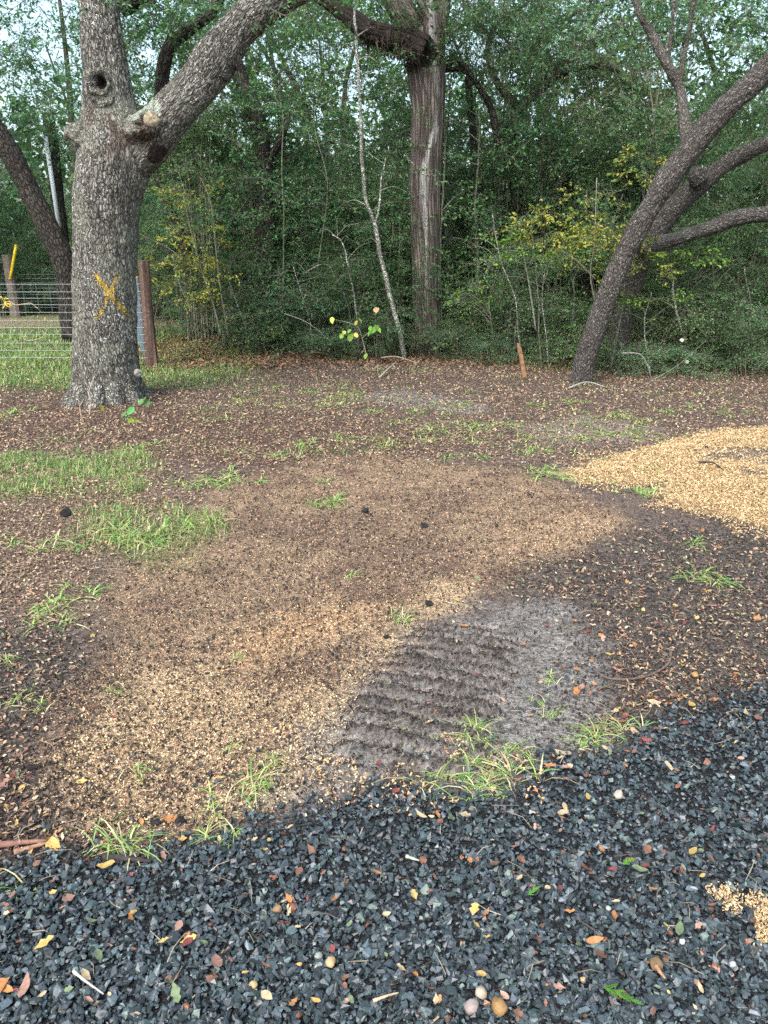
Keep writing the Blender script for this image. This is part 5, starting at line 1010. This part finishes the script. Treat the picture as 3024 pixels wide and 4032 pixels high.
# fallen leaves lying on the gravel and soil, the ones that show largest
FL = [leaf_shape(i, 6, [.25, .5, .8, .35][i % 4], i % 3 == 0, [.42, .5, .36, .6][i % 4]) for i in range(8)]
OR, YE, TN, BR, RD, GN, PK = (.42, .19, .07), (.50, .35, .11), (.46, .36, .22), (.19, .095, .06), (.20, .05, .045), (.14, .19, .10), (.34, .20, .15)
cname = {OR: "orange", YE: "yellow", TN: "tan", BR: "brown", RD: "red", GN: "green", PK: "pinkish-brown"}
leaves = [(185, 3780, .09, YE, "large {} leaf on the left gravel with a grass stem through it"), (425, 3455, .07, YE, "{} lobed leaf at the gravel's edge, left of centre"), (110, 3955, .10, PK, "broad {} leaf in the lower left corner, longest there"), (15, 3955, .08, OR, "{} leaf cut by the left edge near the bottom"),
 (45, 3965, .06, OR, "{} leaf between two others in the lower left corner"), (860, 3850, .085, PK, "ragged {} leaf on the gravel, lower centre left"), (750, 3760, .065, YE, "{} leaf folded on a dark red one, lower centre left"), (745, 3772, .05, RD, "dark {} leaf under the yellow one, lower centre left"),
 (700, 3970, .07, GN, "{} leaf lying flat near the bottom, left of centre"), (350, 3910, .055, TN, "pale {} leaf on a forked grey twig"), (375, 3690, .06, GN, "grey-{} crumpled leaf on the left gravel"), (280, 3595, .06, PK, "{} leaf on the left gravel below the yellow lobed one"), (60, 3582, .05, PK, "{} leaf on gravel near the left edge"),
 (535, 3660, .06, YE, "{} curled leaf in the middle of the left gravel"), (525, 3680, .05, OR, "{} scrap touching the curled yellow leaf"), (710, 3710, .05, PK, "{} leaf right of the yellow curled pair"), (650, 3770, .045, YE, "blurry {} leaf left of the red-yellow pair"), (400, 3830, .055, GN, "olive-{} leaf low on the left gravel"),
 (1655, 3262, .075, TN, "pale {} almond-shaped leaf on the gravel below the grass clump"), (1828, 3262, .065, TN, "speckled {} leaf standing beside the mossy bark piece"), (1775, 3275, .06, GN, "mossy {} bark flake on the gravel below the grass clump"), (1722, 3263, .045, OR, "{} scrap between the two pale leaves"),
 (1228, 3400, .055, BR, "{} leaf on the gravel edge, centre left"), (1180, 3490, .05, BR, "glossy {} leaf on the mid gravel"), (1140, 3592, .055, OR, "{} leaf beside the tan pebble"), (1320, 3595, .04, OR, "small {} leaf at the gravel's centre"), (1480, 3490, .05, OR, "torn {} leaf at the gravel's centre"),
 (1865, 3640, .06, YE, "upright {} leaf right of the gravel's centre"), (1875, 3703, .035, YE, "small {} leaf below the upright one"), (1945, 3455, .05, BR, "{} curled leaf on the gravel right of centre"), (1715, 4000, .05, TN, "{} leaf near the bottom left of the large pebbles"), (1055, 3985, .05, TN, "{} leaf near the bottom, left of centre"),
 (1160, 4010, .045, OR, "{} crumpled leaf at the bottom, left of centre"), (1245, 4005, .04, YE, "dull {} leaf at the bottom edge left of centre"), (2335, 3765, .065, OR, "curled {} leaf on the lower right gravel"), (2355, 3822, .05, BR, "{} leaf below the curled orange one"), (2665, 3725, .07, GN, "long grey-{} leaf above the small white pebble"),
 (2410, 3670, .045, OR, "{} leaf left of the greenish pebble"), (2235, 3650, .05, OR, "{} leaf on the right gravel's middle"), (2405, 3490, .04, RD, "{} leaf on the right gravel"), (2200, 3560, .045, RD, "bright {} sliver on the right gravel"), (2510, 3490, .06, GN, "pale {} leaf beside the juniper sprig"),
 (2365, 3410, .05, OR, "{} leaf above the pale green one"), (2540, 3415, .05, BR, "{} leaf right of the orange pair"), (2718, 3418, .055, YE, "{} leaf on the right gravel"), (2210, 3260, .06, TN, "{} leaf cupped over a brown one"), (2205, 3275, .04, BR, "{} leaf under the cupped tan one"),
 (2625, 3075, .08, TN, "{} spotted leaf on the upper right gravel"), (2160, 3060, .07, OR, "round {} leaf at the gravel's upper edge"), (2215, 2985, .10, TN, "long {} leaf at the gravel's upper edge by grass"), (2500, 2905, .08, TN, "{} leaf sticking from the right grass clump"), (2225, 3070, .05, PK, "{} leaf right of the round orange one"),
 (2490, 3010, .05, BR, "{} leaf on gravel below the right grass clump"), (2690, 2895, .045, RD, "{} leaf on the upper right gravel"), (2930, 2855, .07, TN, "{} leaf with a long stalk at the right edge"), (2880, 2850, .06, PK, "{} leaf left of the stalked one at right"), (2270, 2730, .085, OR, "cluster {} leaf above the right grass clump"),
 (2290, 2715, .07, PK, "{} leaf on top of the clustered orange one"), (2340, 2700, .05, OR, "{} leaf just below the curved twig"), (2375, 2715, .05, GN, "{} leaf just below the curved twig"), (2430, 2645, .07, PK, "{} broad leaf inside the curve of the long twig"), (2270, 2640, .04, OR, "small {} leaf left end of the curved twig"),
 (2415, 2810, .09, TN, "{} leaf over the right grass clump"), (2460, 2830, .05, RD, "{} leaf beside the right grass clump"), (2430, 2850, .09, YE, "broad {} leaf in the right grass clump"), (2345, 2870, .07, PK, "{} leaf in the left part of the right grass clump"), (2500, 2785, .08, TN, "{} leaf in the row above the gravel"),
 (2570, 2780, .08, TN, "{} split leaf in the row above the gravel"), (2625, 2790, .055, OR, "{} leaf right end of the row above the gravel"), (2560, 2740, .06, TN, "{} square leaf above the row"), (2700, 2755, .055, YE, "{} leaf on the soil right of the row"), (2720, 2792, .06, YE, "{} ragged leaf right of the row"),
 (2765, 2785, .05, OR, "{} leaf at the right gravel edge"), (2805, 2775, .05, OR, "{} leaf near the right gravel edge"), (2455, 2510, .05, OR, "{} upper leaf of a pair on dark soil"), (2450, 2490, .04, PK, "{} lower-left leaf of the pair on dark soil"), (2500, 2545, .055, OR, "bright {} leaf on dark soil"), (2330, 2605, .05, OR, "{} leaf above the curved twig's left end"),
 (2400, 2580, .06, YE, "{} torn leaf above the curved twig"), (2060, 2535, .055, OR, "{} leaf on the grey soil"), (2265, 2445, .05, OR, "{} leaf on the dark soil above"), (2315, 2490, .045, RD, "{} and orange scrap on the dark soil"), (1825, 2478, .065, OR, "long {} leaf on the ridged soil's top"), (1800, 2370, .05, YE, "bright {} leaf where sawdust meets soil"),
 (1711, 2835, .055, OR, "{} folded leaf on the ridged soil"), (1690, 2893, .055, TN, "pale {} leaf below the folded orange one"), (1658, 2975, .035, YE, "small {} leaf on the lower ridges"), (1565, 2770, .03, YE, "tiny {} leaf on the ridges"), (1685, 2685, .04, RD, "{} leaf on the ridges"), (1820, 2700, .035, RD, "small {} leaf right of the other red one on the ridges"),
 (1765, 3010, .045, PK, "{} narrow leaf left of the grass clump"), (1080, 2745, .035, OR, "{} leaf on the tan sawdust"), (1030, 2432, .045, TN, "pale {} leaf on the brown sawdust"), (327, 3100, .06, YE, "{} leaf on the sawdust's lower left edge"), (165, 2940, .06, OR, "{} leaf on dark soil at left"), (405, 2945, .045, OR, "bright {} leaf on the left sawdust"),
 (20, 3110, .07, PK, "{} leaf at the left edge above the sticks"), (85, 3130, .05, YE, "{} leaf right of the pink-brown one at left"), (405, 3255, .065, BR, "{} leaf on the sawdust's lower tip"), (670, 3240, .065, OR, "{} leaf at the sawdust's lower tip"), (560, 3250, .05, OR, "{} small leaf left of the lower tip"), (715, 3325, .075, YE, "{} spotted leaf at the gravel's upper left edge"),
 (590, 3310, .055, BR, "{} upright leaf by the left grass clump"), (210, 3350, .09, YE, "{} leaf at the end of the split sticks"), (650, 3420, .055, PK, "{} leaf on the gravel edge left of centre"), (940, 3255, .05, BR, "{} leaf on dark soil near centre left"), (870, 3080, .05, YE, "{} leaf by the left-centre grass clump"), (2800, 2445, .05, YE, "{} leaf in the litter at right"),
 (2660, 2385, .05, YE, "{} leaf in the upper right litter"), (2790, 2330, .06, YE, "{} leaf by the right grass tuft"), (2860, 2350, .06, GN, "{} leaf by the right grass tuft"), (2980, 2440, .07, OR, "{} leaf at the right edge litter"), (2960, 2640, .06, OR, "{} leaf at the right edge above gravel"), (2730, 2500, .045, YE, "{} leaf on dark soil right of centre")]
for k, (x, y, s, c, lb) in enumerate(leaves):
    gx, gy = G(x, y); g = np.random.default_rng(k); V, F = FL[k % 8]; b = Buf()
    on = float(sdf_poly(np.array([gx]), np.array([gy]), GRAVEL)[0]) > 0
    inst(b, V, F, np.array([[gx, gy, H(gx, gy) + (.028 if on else .010)]]), rotm(np.array([g.uniform(0, 6.3)]), np.array([g.normal(0, .18)]), np.array([g.normal(0, .25)])), np.array([s * .68]) * g.uniform(.85, 1.1), np.array([c]) * g.uniform(.62, 1.0))
    tagt(ob("fallen_leaf", b.mesh("fallen_leaf", M_dead, True)), lb.format(cname[c]), "leaf", "fallen leaves on the gravel and soil")
def small_leaves():
    g = np.random.default_rng(66); n = 6000; x, y = visible_pts(n, -8, 8, 1.0, 6.5, g, 1.0)
    w = np.where(sdf_poly(x, y, GRAVEL) > 0, .07, .0) + .75 * zone(x, y, DARK1, .2, .2, 3, 43) + .15 * zone(x, y, TRACK, .2, .2, 3, 43) + .5 * zone(x, y, DARK2, .2, .2, 3, 43) + .06
    k = g.random(n) < w; x, y = x[k], y[k]; n = len(x); z = height(x, y) + .007 + .02 * (sdf_poly(x, y, GRAVEL) > 0)
    pal = np.array([OR, TN, BR, PK, YE, RD, TN, BR, GN, BR]); b = Buf(); ch = g.integers(0, 8, n); s = g.uniform(.010, .030, n) * (1 + .15 * zone(x, y, DARK1, .2, .2, 3, 43)); col = pal[g.integers(0, len(pal), n)] * g.uniform(.6, 1.1, (n, 1))
    for i in range(8):
        m = ch == i; nn = m.sum(); inst(b, *FL[i], np.stack([x, y, z], 1)[m], rotm(g.uniform(0, 6.3, nn), g.normal(0, .3, nn), g.normal(0, .35, nn)), s[m], col[m])
    ob("small_fallen_leaves", b.mesh("small_fallen_leaves", M_dead), kind='stuff', label='small fallen leaves and scraps strewn over gravel and soil')
small_leaves()
# juniper sprigs on the gravel
for (x, y, lb) in [(2445, 3995, "bright green juniper sprig at the bottom edge"), (2470, 3465, "small green juniper sprig on the right gravel"), (2100, 3570, "tiny green sprig on the gravel left of the red sliver")]:
    gx, gy = G(x, y); g = np.random.default_rng(x); b = Buf(); L = .085 if y > 3900 else .045; a = .2 + g.normal(0, .4)
    for k in range(26):
        t_ = k / 26; p = np.array([gx + (t_ - .5) * L * math.cos(a), gy + (t_ - .5) * L * math.sin(a), H(gx, gy) + .034]); aa = a + (1 if k % 2 else -1) * g.uniform(.4, .9); q = p + np.array([math.cos(aa), math.sin(aa), g.uniform(-.1, .4)]) * L * .28 * (1.1 - t_); V, F = tube([p, q], [.0022, .001], 3); b.add(V, F, np.array([.14, .33, .06]) * g.uniform(.7, 1.3))
    tagt(ob("juniper_sprig", b.mesh("juniper_sprig", M_grass)), lb, "sprig")

# ==================================================================== GRASS
def blade(buf, p, a, L, w, lean, col, g):
    d = np.array([math.cos(a), math.sin(a), 0]); s = np.array([-d[1], d[0], 0]); P = []
    for t_ in (0, .35, .7, 1):
        P.append(p + d * L * (math.sin(lean) * t_ + .28 * t_ * t_) + np.array([0, 0, L * (math.cos(lean) * t_ - .42 * t_ * t_ * (1 + lean))]))
    ws = [w, w, w * .7, w * .1]; V = []
    for q, ww in zip(P, ws): V += [q - s * ww * .5, q + s * ww * .5]
    F = []
    for i in range(3): F += [[2 * i, 2 * i + 1, 2 * i + 3], [2 * i, 2 * i + 3, 2 * i + 2]]
    V = np.array(V); V[:, 2] = np.maximum(V[:, 2], p[2] + .002); buf.add(V, F, col)
GP = np.array([(.17, .33, .07), (.26, .43, .10), (.13, .27, .07), (.38, .47, .17), (.50, .48, .26), (.20, .38, .12)])
def tuft_mesh(seed, n, L, spread, w=.004, dry=.12):
    g = np.random.default_rng(seed); b = Buf(); nc = max(1, n // 9); cs = g.normal(0, spread, (nc, 2))
    for k in range(n):
        c = cs[k % nc]; col = GP[g.integers(0, 6)] * g.uniform(.7, 1.25) if g.random() > dry else np.array([.48, .40, .22]) * g.uniform(.6, 1.1)
        blade(b, np.array([c[0] + g.normal(0, .008), c[1] + g.normal(0, .008), -.004]), g.uniform(0, 6.3), L * g.uniform(.45, 1.15), w * g.uniform(.6, 1.3), abs(g.normal(.95, .33)), col, g)
    return b.mesh("grass_tuft", M_grass)
TUFT = [tuft_mesh(1, 80, .12, .045), tuft_mesh(2, 60, .14, .03), tuft_mesh(3, 90, .12, .06), tuft_mesh(4, 30, .11, .02), tuft_mesh(5, 80, .14, .09)]
TUFTM = [tuft_mesh(21, 80, .12, .05, .0065), tuft_mesh(22, 60, .14, .035, .0065), tuft_mesh(23, 110, .12, .09, .0065), tuft_mesh(24, 34, .11, .03, .006)]
TUFTF = [tuft_mesh(11, 110, .12, .09, .009), tuft_mesh(12, 70, .13, .06, .009), tuft_mesh(13, 150, .11, .15, .009)]
S = 3024 / 1659
near = [(545, 1690, 1, 1, "left-centre clump below the sawdust"), (565, 1705, 3, 1, "long-bladed tuft hanging toward the gravel"), (590, 1645, 3, .8, "small tuft above the left-centre clump"), (500, 1625, 3, .7, "thin tuft on tan sawdust"), (460, 1730, 3, 1, "tuft at the sawdust's lower tip"), (1030, 1600, 0, .8, "upper tuft of the centre clump"), (870, 1592, 3, .8, "sparse tuft on the ridges"), (1000, 1590, 3, .7, "thin tuft left of the centre clump's upper one"),
        (935, 1612, 3, .6, "tiny tuft on the lower ridges"), (955, 1685, 1, 1.1, "left tuft of the centre clump"), (1035, 1665, 0, 1.1, "middle tuft of the centre clump"), (1100, 1690, 1, 1.1, "right tuft of the centre clump"), (1115, 1625, 3, 1.1, "tuft reaching right from the centre clump"), (1000, 1722, 0, 1, "lowest tuft of the centre clump at the gravel"), (1070, 1715, 3, 1, "low right tuft of the centre clump"),
        (1300, 1600, 0, .9, "left half of the clump at the right gravel edge"), (1345, 1590, 1, .9, "right half of the clump at the right gravel edge"), (1270, 1612, 3, .8, "low tuft left of the right clump"), (1190, 1465, 3, .8, "tuft left of the curved twig"), (1160, 1515, 3, .6, "small tuft below the one by the twig"), (1185, 1545, 3, .7, "feathery tuft above the right clump"),
        (300, 1675, 3, .9, "tuft on the left sawdust"), (250, 1815, 0, 1, "tuft at the left gravel edge"), (300, 1835, 1, 1, "longer tuft at the left gravel edge"), (470, 1825, 3, 1.1, "tuft of long blades right of the left gravel edge clump"), (505, 1812, 3, .8, "short tuft beside the long blades"), (15, 1435, 3, 1, "tuft at the left edge on dark soil"), (40, 1525, 3, 1, "second tuft at the left edge"), (90, 1535, 3, .8, "tuft right of the second left edge one"),
        (250, 1500, 3, .7, "faint tuft at the sawdust's left border"), (515, 1425, 3, .7, "lone small tuft on the brown sawdust"), (870, 1332, 0, .8, "bright tuft where sawdust meets grey soil"), (760, 1245, 3, .9, "sparse tuft in the brown sawdust"), (830, 1480, 3, .5, "wisp at the top of the ridges"), (8, 1945, 3, 1, "tuft on the gravel at the left edge")]
for k, (x, y, m, s, lb) in enumerate(near):
    gx, gy = G(x * S, y * S); o = tagt(ob("grass_tuft", TUFT[m], None, (gx, gy, H(gx, gy))), "green grass tuft, " + lb, "grass tuft", "grass tufts near the gravel"); s *= 1.08; o.rotation_euler = (0, 0, k * 1.3); o.scale = (s, s, s)
mid = [(140, 1300, 2, 1, "bushy tuft in the left leaf litter"), (120, 1335, 0, .8, "lower neighbour of the bushy left tuft"), (240, 1145, 2, 1.1, "left part of the grassy band below the oak"), (290, 1165, 2, 1.1, "middle of the grassy band below the oak"), (340, 1150, 1, 1.1, "right part of the grassy band below the oak"), (430, 1125, 0, .9, "tuft on dark soil right of the grassy band"), (100, 1180, 0, .9, "low tuft left of the grassy band"), (170, 1180, 3, .9, "thin tuft left of the grassy band"),
       (500, 1030, 2, 1, "bright tuft above the brown sawdust"), (420, 1045, 0, 1.1, "tuft left of the bright one above the sawdust"), (470, 1050, 1, .9, "tuft joining the two above the sawdust"), (700, 1085, 1, 1, "sparse tuft inside the brown sawdust's top"), (725, 1078, 3, 1, "thin tuft right of the sparse one"), (700, 1040, 3, .7, "small tuft at the sawdust's top"), (608, 988, 2, .9, "tuft left in the row at the sawdust's top"), (660, 962, 2, .9, "second tuft in the row at the sawdust's top"),
       (748, 945, 0, .9, "third tuft in the row at the sawdust's top"), (835, 962, 0, .9, "fourth tuft in the row at the sawdust's top"), (1040, 990, 3, 1, "tuft with a broad leaf above the sawdust"), (965, 990, 3, 1, "thin tuft in the middle distance"), (920, 955, 3, 1, "small tuft left in the middle distance"), (1015, 957, 0, .8, "leafy tuft in the middle distance"), (1035, 935, 0, .9, "upper tuft in the middle distance"),
       (1170, 972, 0, .8, "bright tuft near the pile's left tip"), (1130, 980, 3, .8, "small tuft left of the bright one near the pile"), (1230, 1032, 2, .9, "tuft at the pile's left tip"), (1180, 1022, 0, .9, "tuft left of the pile's tip"), (1375, 1058, 2, .9, "tuft on the pile's lower border"), (1410, 1065, 0, .9, "right neighbour on the pile's lower border"), (1400, 1020, 0, .7, "thin tuft growing through the pile"), (1300, 990, 3, .8, "wisp on the pile's left slope"), (1390, 1065, 3, .8, "wisp below the pile's border"),
       (1530, 1245, 1, 1, "large tuft in the litter at right"), (1555, 1252, 3, 1, "long blades beside the large right tuft"), (1500, 1170, 3, .8, "tuft above the large right one"), (300, 965, 0, 1, "tuft right of the oak seedling"), (490, 908, 3, 1, "tuft in the mulch right of the oak"), (35, 890, 2, 1.2, "pale tuft left of the oak's foot"), (10, 1170, 0, .9, "tuft at the left edge of the litter")]
for k, (x, y, m, s, lb) in enumerate(mid):
    gx, gy = G(x * S, y * S); o = tagt(ob("grass_tuft", TUFTM[m], None, (gx, gy, H(gx, gy))), "green grass tuft, " + lb, "grass tuft", "grass tufts in the middle of the clearing"); s *= 1.25; o.rotation_euler = (0, 0, k * 1.7); o.scale = (s, s, s * .8)
far = [(800, 892), (710, 882), (735, 870), (905, 895), (870, 915), (950, 912), (1090, 920), (1390, 915), (1420, 940), (1350, 900), (1370, 945), (1200, 940), (660, 850), (600, 840), (560, 870), (760, 855), (1130, 945), (1280, 900), (1440, 890), (1500, 880), (640, 880), (1240, 870), (1160, 880), (970, 880), (1020, 925), (940, 930), (1590, 890), (1310, 935)]
def far_label(x, y):
    w = next((w for lim, w in ((680, "right of the marked oak"), (780, "before the lime seedling"), (880, "before the pale sapling"), (960, "before the central trunk"), (1060, "between central trunk and stake"), (1180, "before the wooden stake"), (1300, "before the leaning trunk"), (1400, "above the sawdust pile's left tip")) if x < lim), "behind the sawdust pile")
    return ("distant" if y < 872 else "small" if y < 905 else "nearer") + " grass tuft on the mulch " + w
for k, (x, y) in enumerate(far):
    gx, gy = G(x * S, y * S); o = tagt(ob("grass_tuft", TUFTF[k % 3], None, (gx, gy, H(gx, gy))), far_label(x, y), "grass tuft", "far grass tufts before the forest edge"); s = .8 + .4 * ((k * 37) % 10) / 10; o.rotation_euler = (0, 0, k * 1.1); o.scale = (s, s, s * .7)
def grass_field(name, label, n, x0, x1, y0, y1, dens, L, w, seed, pal=GP):
    g = np.random.default_rng(seed); x, y = g.uniform(x0, x1, n), g.uniform(y0, y1, n); k = g.random(n) < dens(x, y); x, y = x[k], y[k]; n = len(x); b = Buf()
    PV = np.array([[0, -.5, 0], [0, .5, 0], [.25, -.35, .6], [.25, .35, .6], [.6, 0, .85]]); PF = np.array([[0, 1, 3], [0, 3, 2], [2, 3, 4]])
    PV = PV * [L * 1.3, w, L * .75]; M = rotm(g.uniform(0, 6.3, n), g.normal(.25, .55, n), np.zeros(n)); inst(b, PV, PF, np.stack([x, y, height(x, y) - .004], 1), M, g.uniform(.5, 1.3, n), pal[g.integers(0, len(pal), n)] * g.uniform(.6, 1.1, (n, 1)))
    ob(name, b.mesh(name, M_grass), kind='stuff', label=label)
grass_field("lawn_grass", "short green grass by the fence and in front of the thicket", 80000, -6.5, 0, 8.3, 13, lambda x, y: np.clip(zone(x, y, LAWN, .4, .5, 1.5, 51) * (2.1 * n2(x, y, 2.5, 3, 61) - .35), 0, 1), .06, .008, 81)
grass_field("yard_grass", "green grass inside the fenced yard", 50000, -13, -3.3, 10.5, 19, lambda x, y: np.clip(zone(x, y, YARD, .4, .4, 1.5, 52) * (1.5 * n2(x, y, 1.5, 3, 62)), 0, 1) * (1 - .8 * (y > 15.8)), .09, .012, 82)
grass_field("patch_grass", "low grass patches on the mulch below the marked oak", 52000, -4, -.8, 3.8, 6.6, lambda x, y: np.clip(np.maximum(zone(x, y, GPATCH, .15, .3, 3, 53), .8 * zone(x, y, GPATCH2, .12, .25, 4, 53)) * (2.4 * n2(x, y, 4, 3, 63) - .6), 0, 1), .075, .005, 83)
grass_field("sparse_grass", "thin grass sprouting through the mulch before the thicket", 60000, -3, 7, 6.0, 11.6, lambda x, y: np.clip(3 * (n2(x, y, 1.8, 3, 64) - .53 + .06 * (x < .8)), 0, 1) * (1 - zone(x, y, PILE, .1, .1, 4, 1)), .05, .006, 84)
